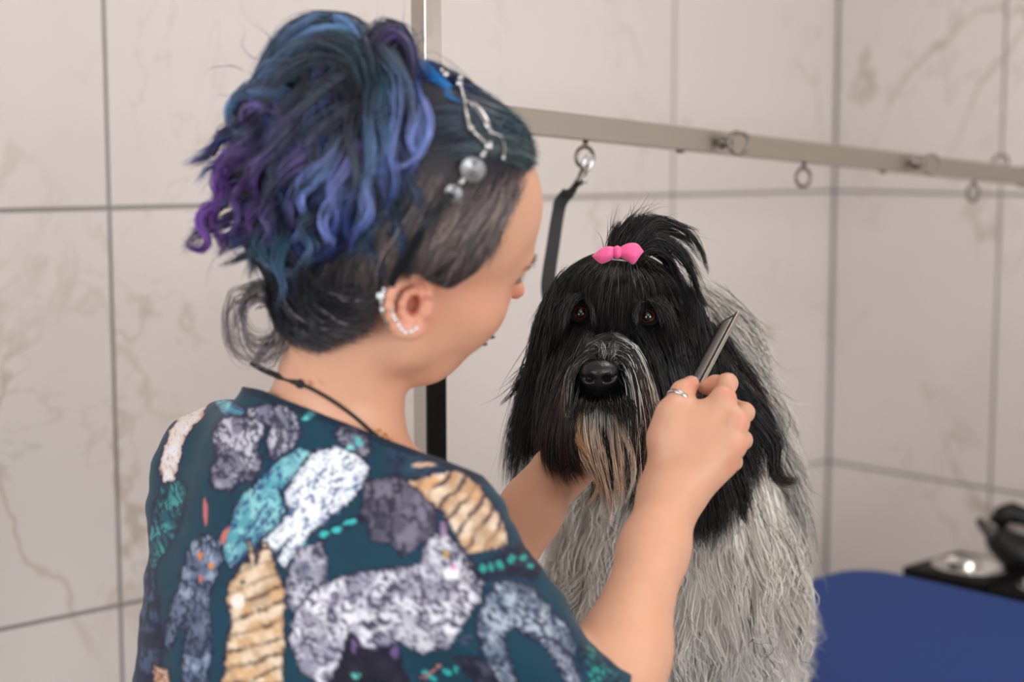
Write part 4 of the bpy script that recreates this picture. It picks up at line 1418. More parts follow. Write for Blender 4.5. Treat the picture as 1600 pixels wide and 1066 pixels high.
def tones(n, K, stops, var=0.25, dark=0.25):
    c = ramp(stops, np.linspace(0, 1, K))[None] * np.ones((n, 1, 1))
    v = np.exp(rng.normal(0, var, (n, 1, 1)))
    v[rng.uniform(0, 1, n) < dark] *= 0.5
    return c * v


# hair combed back from the forehead to the crown
topg = hp_guides([[(829, 262, 0.002), (800, 246, 0.010), (750, 240, 0.010), (695, 246), (640, 255)], [(831, 245, 0.004), (800, 222, 0.014), (750, 210, 0.012), (695, 215), (630, 225)],
                  [(826, 220, 0.006), (792, 196, 0.016), (745, 180, 0.012), (690, 180), (620, 190)], [(806, 192, 0.006), (768, 166, 0.012), (725, 145, 0.010), (675, 135), (610, 150)],
                  [(765, 168, 0.004), (728, 134, 0.006), (695, 112, 0.006), (655, 96), (600, 110)]])
P, u = patch(topg, 2400, 8, 0.003, 0.004, 0.003, 1.5, clump=0.5, lenvar=0.5, fly=0.006)
cc = np.where((u < 0.30)[:, None, None], tones(len(u), 8, [(0, GTEAL * 0.8), (0.35, GTEAL * 0.55), (1, SLATE)], 0.3, 0.35),
              np.where((u < 0.62)[:, None, None], tones(len(u), 8, [(0, GTEAL * 0.6), (0.3, TEALH * 0.6), (0.7, SLATE), (1, STEEL * 0.7)], 0.3, 0.35),
                       tones(len(u), 8, [(0, TEALH * 0.5), (0.4, SLATE * 0.7), (1, ROYAL * 0.8)], 0.35, 0.3)))
hair.add(P, 0.00042, cc)
# the bright blue streak
P, u = patch(hp_guides([[(724, 150, 0.017), (705, 138, 0.018), (688, 122, 0.019), (672, 104, 0.019), (660, 92, 0.018)], [(722, 162, 0.017), (700, 152, 0.018), (680, 134, 0.019), (664, 112, 0.019), (652, 96, 0.018)]]), 150, 9, 0.0008, 0.0012, clump=0.3)
hair.add(P, 0.0005, tones(len(u), 9, [(0, SKY * 0.6), (0.3, SKY), (0.7, SKY * 1.2), (1, STEEL)], 0.15, 0.0))

# the short side, brushed down and back
sideg = hp_guides([[(826, 262), (806, 300), (784, 345), (762, 400), (738, 432)], [(790, 258), (772, 305), (742, 355), (712, 405), (690, 445)],
                   [(750, 255), (725, 305), (692, 352), (658, 398), (630, 428)], [(700, 250), (670, 302), (636, 352), (602, 402), (590, 450)],
                   [(650, 255), (616, 312), (586, 362), (556, 420), (560, 490)], [(610, 275), (572, 335), (536, 392), (510, 445), (505, 520)],
                   [(560, 330), (520, 400), (488, 450), (466, 490), (455, 525)]], 0.001)
for k in range(3):
    P, u = patch(sideg, 1500, 8, 0.003, 0.005, 0.004, 1.2, clump=0.55, nclump=90, lenvar=0.6, start=0.6, fly=0.004)
    K = 8
    base = tones(len(u), K, [(0, BRN), (0.5, GREYB * 0.75), (1, BRN * 0.7)], 0.35, 0.35)
    tan = rng.uniform(0, 1, len(u)) < np.where(u < 0.5, 0.16, 0.05)
    base[tan] = tones(tan.sum(), K, [(0, BRN), (0.25, GREYB), (0.5, TAN * 0.85), (0.75, GREYB), (1, BRN)], 0.2, 0.0)
    dk = np.clip((u - 0.55) / 0.25, 0, 1)[:, None, None]
    base = base * (1 - dk) + (base * 0.25 + INK * 0.75) * dk
    hair.add(P, 0.00042, base)
# dark sideburn edge in front of the ear
P, u = patch(hp_guides([[(785, 340), (765, 385), (745, 420), (715, 438), (690, 440)], [(770, 350), (748, 395), (725, 425), (700, 446), (678, 440)], [(740, 360), (715, 400), (690, 430), (670, 436), (655, 425)]], 0.004), 500, 8, 0.0015, 0.002, clump=0.5)
hair.add(P, 0.00045, tones(len(u), 8, [(0, GREYB * 0.5), (0.5, BRN * 0.6), (1, BRN * 0.4)], 0.3, 0.4))
# swept up from behind the ear and the nape
P, u = patch(hp_guides([[(604, 440), (570, 450), (530, 440), (490, 410), (470, 380)], [(590, 478), (552, 484), (510, 470), (470, 432), (450, 395)], [(575, 518), (530, 516), (485, 494), (452, 455), (435, 410)],
                        [(505, 545), (475, 530), (448, 500), (432, 460), (425, 420)], [(448, 528), (436, 510), (426, 485), (420, 455), (420, 425)]], 0.006), 1300, 9, 0.003, 0.004, 0.004, 1.3, clump=0.6, lenvar=0.5, fly=0.006)
cc = tones(len(u), 9, [(0, BRN * 0.6), (0.4, INK), (1, INK * 1.2)], 0.35, 0.3)
gl = rng.uniform(0, 1, len(u)) < 0.06
cc[gl] = tones(gl.sum(), 9, [(0, GREYB * 0.6), (0.5, GREYB), (1, SLATE)], 0.2, 0)
hair.add(P, 0.00042, cc)


def lock(g, n, c0, c1, c2, r=0.0045, r1=0.002, off=0.010, K=13, w=0.00056, wave=0.0015, spiral=0.0):
    G = on(S_all, g, off, 1.1, 1.6) if len(g[0]) < 3 or g[0][2] < 0.5 else np.array([at(*p) for p in g])
    P, u = patch([G], n, K, r, r1, wave, 1.2, clump=0.35, lenvar=0.25, fly=0.004)
    hair.add(P, w, tones(n, K, [(0, c0), (0.5, c1), (1, c2)], 0.25, 0.22))


# --- curls, drawn one by one (photo pixels laid on the pinned-up volume)
D = INK * 1.3
LOCKS = [
    # the big roll on top
    ([(585, 130), (575, 70), (540, 35), (490, 30), (440, 55), (405, 110), (398, 160)], 150, SLATE, SLATE * 0.8, STEEL * 0.8, 0.007),
    ([(575, 110), (560, 55), (520, 28), (480, 34), (440, 66), (415, 120)], 120, STEEL * 0.7, STEEL, SLATE, 0.005),
    ([(580, 150), (560, 85), (515, 62), (465, 72), (425, 110), (405, 165)], 150, TEALH * 0.6, SLATE * 0.8, STEEL * 0.7, 0.007),
    ([(570, 160), (545, 110), (500, 95), (455, 110), (425, 150), (410, 190)], 130, D, SLATE * 0.7, SLATE, 0.007),
    ([(560, 175), (530, 140), (490, 135), (450, 160), (430, 200)], 110, D, D, SLATE, 0.007),
    ([(556, 60), (520, 44), (480, 48), (444, 72)], 60, TEALH, STEEL * 1.2, STEEL, 0.003),
    ([(548, 120), (520, 135), (480, 165), (440, 200), (410, 235)], 90, SLATE, SLATE * 0.9, VIO * 0.6, 0.006),
    ([(590, 170), (555, 175), (510, 200), (470, 240), (440, 290)], 110, D, SLATE, VIO * 0.7, 0.007),
    # the small roll on the right and what falls from it
    ([(570, 120), (574, 70), (600, 42), (632, 50), (648, 90), (650, 140)], 130, SLATE * 0.7, SLATE, ROYAL * 0.6, 0.006),
    ([(580, 110), (590, 66), (615, 52), (638, 72), (646, 120), (640, 170)], 100, D, VIO * 0.45, SLATE, 0.005),
    ([(600, 80), (620, 110), (640, 150), (652, 190), (660, 225), (640, 250)], 110, SLATE, STEEL * 0.8, PERI, 0.005),
    ([(650, 130), (662, 165), (672, 200), (660, 235), (636, 258), (620, 262)], 90, ROYAL * 0.7, PERI, PERI * 1.1, 0.004),
    ([(640, 140), (650, 180), (640, 220), (648, 250), (630, 285)], 80, SLATE, PERI * 0.9, ROYAL, 0.004),
    ([(600, 120), (596, 170), (606, 220), (596, 270), (604, 320)], 110, TEALH * 0.6, STEEL * 0.8, ROYAL, 0.005),
    ([(620, 120), (622, 180), (612, 240), (620, 290), (600, 340)], 110, STEEL * 0.6, PERI * 0.8, ROYAL, 0.005),
    ([(585, 130), (575, 190), (582, 250), (568, 310), (572, 350)], 110, SLATE * 0.7, STEEL * 0.7, PERI * 0.8, 0.005),
    ([(560, 150), (548, 220), (560, 280), (540, 340), (548, 385)], 110, D, SLATE, ROYAL * 0.9, 0.006),
    ([(590, 240), (570, 290), (580, 330), (556, 365), (545, 400)], 90, STEEL * 0.6, PERI, ROYAL, 0.004),
    ([(560, 230), (536, 270), (520, 300), (530, 340), (510, 380)], 100, VIO * 0.6, PERI * 0.9, ROYAL, 0.005),
    ([(530, 210), (510, 250), (470, 280), (452, 320), (460, 360)], 100, SLATE, PERI * 0.8, VIO * 0.7, 0.005),
    ([(520, 260), (490, 285), (468, 310), (480, 345), (455, 380)], 100, STEEL * 0.7, PERI, PERI * 0.7, 0.004),
    ([(545, 290), (515, 320), (505, 350), (520, 380), (495, 405), (480, 400)], 100, PERI * 0.6, PERI, ROYAL, 0.004),
    ([(500, 330), (475, 355), (490, 385), (470, 420), (455, 470)], 100, SLATE, STEEL * 0.7, SLATE * 0.6, 0.005),
    ([(480, 240), (440, 270), (420, 310), (430, 350), (400, 380)], 110, VIO * 0.6, SLATE, VIO * 0.7, 0.006),
    ([(460, 200), (430, 235), (400, 260), (395, 300), (410, 335)], 100, SLATE, VIO * 0.6, PURP, 0.006),
    ([(440, 290), (415, 330), (425, 365), (400, 390)], 80, D, VIO * 0.8, SLATE, 0.005),
    # left loop
    ([(450, 150), (410, 140), (380, 142), (360, 165), (360, 195), (380, 212), (405, 212), (425, 200)], 150, STEEL * 0.5, STEEL, SLATE, 0.005),
    ([(470, 110), (425, 105), (400, 125), (385, 150)], 110, SLATE, STEEL * 0.8, SLATE, 0.006),
    ([(430, 140), (395, 138), (367, 155), (358, 182), (372, 205), (398, 206), (410, 190)], 110, SLATE, STEEL * 0.8, SLATE, 0.004),
    ([(420, 170), (395, 165), (378, 180), (385, 200), (405, 205)], 60, VIO * 0.5, VIO * 0.7, PURP * 0.7, 0.004),
    ([(410, 205), (385, 220), (360, 235), (345, 255), (350, 280)], 90, D, VIO * 0.7, PURP * 0.8, 0.005),
    # purple curls at the far left
    ([(400, 225), (365, 240), (345, 265), (352, 300), (335, 325), (330, 350), (345, 380), (356, 398)], 120, VIO * 0.6, PURP, PURP * 0.8, 0.005),
    ([(380, 250), (350, 262), (336, 285), (345, 315), (325, 335), (312, 352)], 90, PURP * 0.6, PURP * 1.2, PURP * 0.7, 0.004),
    ([(365, 300), (340, 318), (318, 330), (312, 352), (326, 372), (318, 392), (296, 388), (292, 380)], 90, PURP, PURP * 1.1, PURP * 0.6, 0.003),
    ([(390, 280), (370, 310), (376, 340), (362, 365), (350, 372), (340, 388)], 90, PURP * 0.6, VIO * 0.7, PURP * 0.8, 0.004),
    ([(410, 310), (392, 340), (398, 370), (385, 385)], 80, VIO * 0.5, PURP * 0.8, D, 0.005),
    # teal-grey strands towards the nape
    ([(420, 340), (400, 370), (410, 405), (440, 420), (450, 460)], 90, SLATE, TEALH * 0.8, SLATE, 0.004),
    ([(450, 370), (436, 410), (446, 450), (436, 480), (440, 500)], 90, TEALH * 0.7, STEEL * 0.6, D, 0.004),
    ([(480, 400), (470, 440), (480, 480), (490, 510), (498, 548)], 80, D, D, INK, 0.004),
    ([(530, 380), (505, 410), (510, 450), (495, 490)], 90, ROYAL * 0.4, D, INK, 0.006),
    ([(410, 380), (420, 410), (450, 425), (480, 415)], 60, TEALH * 0.5, STEEL * 0.5, D, 0.004),
]
for g, n, a, b, c, r in LOCKS:
    lock(g, int(n * 0.82), a, b, c, r * 0.78, r * 0.4)
# filling curls between the drawn ones, darker and deeper
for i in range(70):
    x = rng.uniform(400, 640); y = rng.uniform(90, 340)
    if ((x - 520) / 140) ** 2 + ((y - 230) / 190) ** 2 > 1: continue
    g = [(x, y)]
    a = rng.uniform(1.5, 2.4)
    for k in range(4):
        a += rng.choice([-1, 1]) * rng.uniform(0.3, 0.8) * (1 if k % 2 else -1)
        a = np.clip(a, 1.1, 2.7)
        g.append((g[-1][0] + 36 * math.cos(a), g[-1][1] + 36 * math.sin(a)))
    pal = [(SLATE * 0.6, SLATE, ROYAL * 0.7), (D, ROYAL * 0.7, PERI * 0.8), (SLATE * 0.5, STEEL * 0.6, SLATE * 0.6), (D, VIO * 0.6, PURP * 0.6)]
    c = [q_ * 0.6 for q_ in pal[int(rng.integers(0, 4 if x < 480 else 3))]]  # colours dimmed to paint shade between the drawn curls
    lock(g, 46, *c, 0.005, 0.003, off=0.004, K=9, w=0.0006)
# loose rings of hair at the nape
for i in range(30):
    cx, cy = 408 + rng.normal(0, 10), 502 + rng.normal(0, 12)
    rx, ry = rng.uniform(20, 54), rng.uniform(32, 66)
    a0 = rng.uniform(-2.4, -1.0); a1 = a0 + rng.choice([-1, 1]) * rng.uniform(2.6, 6.0)
    dd = 1.385 + rng.normal(0, 0.008)
    g = [(437 + rng.normal(0, 5), 452 + rng.normal(0, 8), 1.385)] + [(cx + rx * math.cos(t), cy + ry * math.sin(t), dd) for t in np.linspace(a0, a1, 12)]
    lock(g, int(rng.integers(3, 9)), GREYB * 0.4, GREYB * 0.6, GREYB * 0.9, 0.0014, 0.0016, K=24, w=0.00034, wave=0.0008)
for g in ([(480, 500), (494, 520), (500, 545), (498, 552)], [(520, 520), (520, 535), (512, 545)], [(430, 520), (416, 545), (400, 565), (405, 575)]):
    lock(g, 26, INK, INK, BRN, 0.003, 0.001, off=0.004, K=8, w=0.0004)
# stray hairs round the outline
for i in range(46):
    x, y = [(330 + rng.uniform(-20, 30), 330 + rng.uniform(-90, 60)), (400 + rng.uniform(-60, 60), 90 + rng.uniform(-40, 80)), (400, 450 + rng.uniform(-60, 60)), (600 + rng.uniform(-60, 50), 60)][i % 4]
    a = rng.uniform(0, 6.28)
    g = [(x + 40, y + 20, 1.36)]
    for k in range(4):
        g.append((g[-1][0] + 22 * math.cos(a), g[-1][1] + 22 * math.sin(a), 1.36)); a += rng.uniform(-0.9, 0.9)
    lock(g, 2, SLATE, VIO * 0.7, VIO, 0.001, 0.002, K=14, w=0.00022)
hair_o = hair.build('hair', M_hair, person)
hair_o['label'] = 'blue, teal and purple curls over brown sides'

# eyebrow and lashes of the eye that shows
for s in (1, -1):
    lash = Fur()
    rootp = np.array([hp(s * (0.020 + 0.024 * t), 0.088 - 0.010 * t * t, 0.016 + 0.001 * math.sin(3 * t)) for t in np.linspace(0, 1, 26)])
    tipp = rootp + HS * (HR.T @ np.array([[s * 0.003], [0.009], [0.002]])).T
    P = np.stack([rootp * (1 - t) + tipp * t + (HR.T @ np.array([0, 0, 1])) * 0.004 * t * t for t in np.linspace(0, 1, 5)], 1)
    lash.add(P, 0.00022, INK * 0.5).build('eyelashes', M_hair, person)
    brow = Fur()
    rootp = np.array([hp(s * (0.014 + 0.034 * t), 0.093 - 0.015 * t * t, 0.034 + 0.004 * math.sin(2.6 * t)) for t in np.linspace(0, 1, 90)])
    rootp = rootp + S_body.grad(rootp) * (0.0006 - S_body.sample(rootp))[:, None]      # laid on the skin
    tipp = rootp + HS * (HR.T @ np.array([[s * 0.006], [-0.001], [0.002]])).T
    P = np.stack([rootp * (1 - t) + tipp * t for t in np.linspace(0, 1, 4)], 1) + rng.normal(0, 0.0011, (90, 1, 3))
    brow.add(P, 0.0003, BRN * 0.35).build('eyebrow', M_hair, person)

# ================================================================== the dog's coat, eyes and nose
BLK = np.array(srgb(15, 14, 15)); BLK2 = np.array(srgb(34, 30, 30)); GRY = np.array(srgb(120, 114, 112)); WHT = np.array(srgb(246, 242, 236)); CRM = np.array(srgb(252, 228, 204)); TANB = np.array(srgb(220, 172, 124)); RUST = np.array(srgb(92, 58, 44)); LWHT = np.array(srgb(236, 231, 224))
M_fur = hair_mat('dog_fur', 0.34, 0.45)
M_fur_w = hair_mat('dog_white_fur', 0.5, 0.3, translucent=0.3)
M_beard = hair_mat('dog_beard_fur', 0.4, 0.4, translucent=0.2)


def dg(gs, off=0.006):
    return [on(S_dog, g, off, 1.5, 2.3) for g in gs]


def streaks(n, K, base, alt, p, stops=None, var=0.3):
    """mostly base strands, a share p of alt strands"""
    c = tones(n, K, base, var, 0.2)
    a = rng.uniform(0, 1, n) < p
    c[a] = tones(int(a.sum()), K, alt, 0.2, 0.0)
    return c


black_stops = [(0, BLK), (0.6, BLK * 1.2), (1, BLK2)]
head = Fur()
# skull: short underfur so that no bare surface shows
def sample_mesh(V, Q, n, mask=None):
    A = V[Q[:, 0]]; 
    q = np.arange(len(Q)) if mask is None else np.where(mask[Q].all(1))[0]
    ar = np.linalg.norm(np.cross(V[Q[q, 1]] - V[Q[q, 0]], V[Q[q, 3]] - V[Q[q, 0]]), axis=1)
    k = rng.choice(q, n, p=ar / ar.sum())
    a, b = rng.uniform(0, 1, (2, n, 1))
    return V[Q[k, 0]] * (1 - a) * (1 - b) + V[Q[k, 1]] * a * (1 - b) + V[Q[k, 2]] * a * b + V[Q[k, 3]] * (1 - a) * b


dpx = pix(dV)
headmask = (dpx[:, 2] < 1.83) & (dpx[:, 1] < 660) & (dpx[:, 1] > 380)
face_c = at(960, 520, 1.68)


def grow(P0, N0, L, K, droop, out, flow, wave=0.0, waves=1.5, clump=0.6, nclump=200, nc_wave=0.0):
    """strands from roots: leave along a mix of normal and flow, then droop"""
    n = len(P0)
    d = N0 * out + flow
    d /= np.linalg.norm(d, axis=1, keepdims=True) + 1e-9
    P = np.empty((n, K, 3)); P[:, 0] = P0
    st = (L / (K - 1))[:, None]
    for k in range(1, K):
        d = d + np.array([0, 0, -1]) * droop + rng.normal(0, 0.05, (n, 3))
        d /= np.linalg.norm(d, axis=1, keepdims=True)
        P[:, k] = P[:, k - 1] + d * st
    t = np.linspace(0, 1, K)[None, :, None]
    ci = rng.integers(0, n, nclump)
    dist = np.linalg.norm(P0[:, None] - P0[ci][None], axis=2)
    g = ci[dist.argmin(1)]
    if wave:
        wv = smooth_noise(n, K, wave, waves)
        P = P + wv * t
        if nc_wave: P = P + smooth_noise(n, K, nc_wave, waves)[g] * t
    off = P0 - P0[g]
    w = clump * t ** 1.3
    P = P * (1 - w) + (P[g] + off[:, None] * 0.35) * w
    return P


def off_nose(P, rx=36, ry=25):
    q = pix(P.reshape(-1, 3)).reshape(P.shape)
    return ~((((q[..., 0] - 936) / rx) ** 2 + ((q[..., 1] - 589) / ry) ** 2) < 1).any(1)


n = 3800
R0 = sample_mesh(dV, dQ, n, headmask)
N0 = S_dog.grad(R0)
fl = unit(np.array([0, -0.2, -1.0]))[None] + 0.9 * (R0 - face_c) * np.array([8, 0, 3])
P = grow(R0, N0, rng.uniform(0.018, 0.036, n), 6, 0.25, 0.5, fl, 0.002, 1.0, 0.6, 240)
ppx = pix(P.reshape(-1, 3)).reshape(n, 6, 3)
# keep the eyes and the nose clear
clear = np.ones(n, bool)
for ex, ey, rr in ((907, 490, 19), (1012, 495, 19), (935, 590, 30)):
    clear &= ~((np.hypot(ppx[..., 0] - ex, ppx[..., 1] - ey) < rr).any(1))
P = P[clear]
head.add(P, 0.0005, streaks(len(P), 6, black_stops, [(0, BLK2), (1, GRY * 0.35)], 0.15))

# forehead hair drawn up to the bow
fg = dg([[(872, 474, 0.010), (886, 440, 0.016), (912, 418, 0.018), (945, 404, 0.020)], [(912, 470, 0.010), (918, 438, 0.016), (938, 416, 0.020), (956, 402, 0.022)], [(940, 512, 0.008), (944, 462, 0.014), (954, 425, 0.020), (964, 402, 0.022)],
         [(965, 520, 0.008), (967, 465, 0.014), (970, 425, 0.020), (972, 402, 0.022)], [(992, 508, 0.008), (992, 460, 0.014), (986, 425, 0.020), (982, 402, 0.022)], [(1030, 470, 0.010), (1022, 440, 0.016), (1004, 418, 0.020), (990, 402, 0.020)],
         [(1072, 476, 0.006), (1058, 442, 0.014), (1030, 418, 0.016), (1000, 402, 0.018)]])
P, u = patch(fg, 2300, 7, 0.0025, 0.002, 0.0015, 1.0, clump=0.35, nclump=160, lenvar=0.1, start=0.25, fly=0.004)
cc = streaks(len(u), 7, [(0, BLK), (0.55, BLK * 1.3), (0.85, BLK2 * 1.7), (1, RUST * 0.8)], [(0, BLK2), (0.6, GRY * 0.4), (1, GRY * 0.9)], 0.28)  # grey share paints sheen into the black forehead hair
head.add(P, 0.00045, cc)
# brow tufts hanging beside the eyes
for gs, nn in (([[(885, 462, 0.016), (872, 490, 0.022), (862, 530, 0.024)], [(905, 462, 0.016), (888, 478, 0.024), (880, 520, 0.026)], [(918, 464, 0.014), (926, 490, 0.020), (930, 520, 0.020)]], 320),
               ([[(998, 468, 0.014), (990, 492, 0.020), (985, 520, 0.020)], [(1015, 466, 0.016), (1034, 486, 0.022), (1046, 530, 0.024)], [(1036, 466, 0.014), (1056, 500, 0.022), (1066, 545, 0.024)]], 320)):
    P, u = patch(dg(gs), nn, 7, 0.002, 0.003, 0.002, clump=0.5, lenvar=0.5, fly=0.006)
    pq = pix(P.reshape(-1, 3)).reshape(nn, 7, 3)
    ok = ~((np.hypot(pq[..., 0] - 907, pq[..., 1] - 490) < 15) | (np.hypot(pq[..., 0] - 1012, pq[..., 1] - 495) < 15)).any(1)
    head.add(P[ok], 0.00042, streaks(int(ok.sum()), 7, black_stops, [(0, BLK2), (1, GRY * 0.5)], 0.15))
# cheeks: long straight hair below and outside the eyes
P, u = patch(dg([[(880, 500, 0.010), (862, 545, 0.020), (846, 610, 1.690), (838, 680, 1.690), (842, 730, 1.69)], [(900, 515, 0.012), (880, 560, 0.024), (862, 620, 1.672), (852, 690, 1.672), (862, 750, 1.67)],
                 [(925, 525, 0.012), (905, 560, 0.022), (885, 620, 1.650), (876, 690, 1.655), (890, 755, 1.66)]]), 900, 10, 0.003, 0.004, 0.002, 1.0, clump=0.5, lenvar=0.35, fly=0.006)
head.add(P, 0.00045, streaks(len(u), 10, black_stops, [(0, BLK), (0.5, GRY * 0.5), (1, RUST)], 0.24))  # strands grey at mid-length, a painted sheen on the cheek
P, u = patch(dg([[(990, 520, 0.012), (1010, 560, 0.020), (1026, 620, 1.660), (1030, 690, 1.665), (1020, 760, 1.68)], [(1020, 518, 0.012), (1040, 570, 0.022), (1052, 640, 1.690), (1050, 720, 1.70), (1036, 790, 1.71)],
                 [(1045, 505, 0.012), (1068, 570, 0.022), (1080, 650, 1.72), (1076, 740, 1.73), (1060, 810, 1.74)], [(1062, 490, 0.010), (1090, 570, 1.74), (1104, 660, 1.745), (1100, 760, 1.75), (1085, 830, 1.76)]]), 1300, 10, 0.003, 0.005, 0.002, 1.0, clump=0.5, lenvar=0.35, fly=0.006)
head.add(P, 0.00045, streaks(len(u), 10, black_stops, [(0, BLK), (0.5, GRY * 0.3), (1, GRY * 0.4)], 0.14))
# muzzle: parted on the bridge, falling in two curtains
mz_l = dg([[(955, 525, 0.006), (915, 540, 0.016), (880, 580, 1.640), (858, 640, 1.628), (845, 700, 1.630), (852, 745, 1.640)], [(952, 538, 0.006), (918, 550, 0.014), (888, 585, 1.630), (868, 645, 1.616), (856, 705, 1.618), (872, 752, 1.626)],
           [(948, 550, 0.006), (918, 556, 0.012), (893, 586, 1.618), (878, 650, 1.606), (870, 715, 1.606), (892, 764, 1.616)], [(902, 566, 0.006), (890, 592, 1.612), (886, 650, 1.600), (886, 715, 1.600), (908, 758, 1.608)],
           [(896, 608, 0.006), (892, 640, 1.602), (896, 690, 1.596), (900, 725, 1.598), (918, 750, 1.604)]])
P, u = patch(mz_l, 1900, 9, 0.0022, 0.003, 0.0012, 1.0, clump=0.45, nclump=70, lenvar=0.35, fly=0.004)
base = streaks(len(u), 9, [(0, BLK), (0.35, BLK * 1.5), (0.7, BLK * 1.3), (1, BLK)], [(0, BLK2 * 2), (0.3, GRY * 1.1), (0.6, RUST * 0.9), (1, RUST * 0.5)], 0.26)  # grey share is sheen put into the colour of this curtain
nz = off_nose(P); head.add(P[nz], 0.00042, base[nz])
mz_r = dg([[(958, 525, 0.006), (988, 540, 0.016), (1010, 580, 1.640), (1026, 640, 1.626), (1024, 695, 1.630), (1008, 755, 1.640)], [(956, 538, 0.006), (984, 550, 0.014), (1002, 585, 1.632), (1017, 650, 1.614), (1014, 705, 1.618), (1000, 760, 1.626)],
           [(954, 550, 0.006), (978, 556, 0.012), (993, 586, 1.620), (1006, 655, 1.604), (1005, 712, 1.608), (990, 765, 1.616)], [(972, 566, 0.006), (984, 594, 1.612), (993, 655, 1.600), (993, 720, 1.602), (982, 770, 1.610)],
           [(976, 608, 0.006), (982, 640, 1.604), (984, 690, 1.600), (983, 735, 1.602), (974, 775, 1.610)]])
P, u = patch(mz_r, 1900, 9, 0.0022, 0.003, 0.0012, 1.0, clump=0.45, nclump=70, lenvar=0.35, fly=0.004)
base = streaks(len(u), 9, [(0, BLK), (0.35, BLK * 2), (0.7, RUST * 0.5), (1, BLK * 1.5)], [(0, BLK2 * 1.5), (0.25, WHT * 0.8), (0.5, WHT * 0.9), (0.75, CRM * 0.6), (1, RUST)], 0.30)  # white mid-lengths paint the highlight on this curtain
nz = off_nose(P); head.add(P[nz], 0.00042, base[nz])
# moustache around the nose
P, u = patch(dg([[(897, 600, 1.622), (890, 620, 1.602), (886, 650, 1.596), (888, 664, 1.596)], [(910, 614, 1.622), (905, 630, 1.600), (900, 655, 1.594), (902, 664, 1.594)], [(925, 616, 1.622), (924, 632, 1.598), (922, 642, 1.592), (926, 650, 1.592)], [(945, 616, 1.622), (948, 632, 1.598), (950, 642, 1.592), (950, 650, 1.592)],
                 [(960, 614, 1.622), (966, 630, 1.600), (974, 655, 1.594), (978, 685, 1.594)], [(975, 600, 1.622), (984, 620, 1.602), (994, 650, 1.596), (1000, 690, 1.597)]]), 220, 7, 0.002, 0.003, 0.002, clump=0.4, lenvar=0.5, fly=0.005)
nz = off_nose(P, 30, 22); head.add(P[nz], 0.0004, streaks(len(u), 7, black_stops, [(0, BLK2), (1, GRY * 0.5)], 0.2)[nz])
P, u = patch(dg([[(906, 575, 0.004), (892, 586, 0.009), (884, 605, 0.012)], [(912, 560, 0.004), (896, 568, 0.010), (884, 588, 0.014)], [(935, 562, 0.004), (932, 548, 0.008), (918, 540, 0.012)], [(955, 565, 0.004), (960, 550, 0.008), (972, 542, 0.012)],
                 [(962, 575, 0.004), (978, 584, 0.009), (986, 604, 0.012)]]), 380, 7, 0.002, 0.003, 0.001, clump=0.4, lenvar=0.4)
nz = off_nose(P, 30, 22); head.add(P[nz], 0.0004, streaks(len(u), 7, [(0, BLK), (1, GRY * 0.5)], [(0, GRY * 0.5), (1, WHT * 0.8)], 0.4)[nz])
# topknot
tk0 = march(S_dog, 975, 420, 1.5, 2.3) - 0.012
TK = lambda pts: [at(x, y, tk0 + dd) for x, y, dd in pts]
for gs, nn, sp in (([[(958, 400, 0.00), (966, 372, 0.005), (985, 350, 0.01), (1010, 338, 0.02), (1035, 346, 0.03)], [(975, 398, -0.005), (985, 365, 0.0), (1010, 346, 0.01), (1050, 352, 0.02), (1085, 360, 0.03)],
                     [(985, 400, 0.0), (1005, 372, 0.0), (1040, 362, 0.01), (1075, 378, 0.02), (1100, 415, 0.03)], [(992, 402, 0.0), (1015, 384, 0.005), (1045, 388, 0.015), (1070, 420, 0.025), (1100, 470, 0.035)],
                     [(992, 405, 0.005), (1015, 395, 0.015), (1035, 410, 0.025), (1050, 440, 0.03), (1070, 470, 0.035)]], 420, 0.004),
                   ([[(958, 398, 0.0), (955, 380, 0.0), (962, 362, 0.005), (975, 350, 0.01)], [(966, 398, 0.0), (972, 368, 0.0), (990, 345, 0.005), (1005, 335, 0.01)], [(975, 398, 0.0), (990, 360, 0.0), (1005, 345, 0.005), (1030, 340, 0.01)]], 350, 0.004)):
    P, u = patch([TK(g) for g in gs], nn, 11, sp, 0.005, 0.003, 1.0, clump=0.85, nclump=13, lenvar=0.22, fly=0.012)
    head.add(P, 0.00045, streaks(len(u), 11, [(0, BLK2), (0.3, BLK * 1.5), (1, BLK)], [(0, RUST * 0.5), (1, GRY * 0.25)], 0.12))
for g, nn in (([(985, 392, 0.0), (1010, 356, 0.0), (1045, 348, 0.01), (1075, 362, 0.015), (1095, 390, 0.02), (1106, 428, 0.02)], 110), ([(985, 388, 0.0), (1015, 345, 0.0), (1055, 348, 0.01), (1098, 362, 0.02)], 50),
              ([(988, 398, 0.0), (1022, 372, 0.0), (1055, 388, 0.01), (1080, 425, 0.02), (1096, 466, 0.03), (1108, 480, 0.03)], 120), ([(988, 400, 0.0), (1018, 386, 0.0), (1046, 405, 0.01), (1062, 440, 0.02), (1082, 470, 0.03)], 100)):
    P, u = patch([TK(g)], nn, 14, 0.0035, 0.0012, 0.002, clump=0.4, lenvar=0.3, fly=0.006)
    head.add(P, 0.00045, streaks(nn, 14, [(0, BLK2), (0.3, BLK * 1.5), (1, BLK)], [(0, RUST * 0.5), (1, GRY * 0.25)], 0.1))
head.build('face_fur', M_fur, dog)

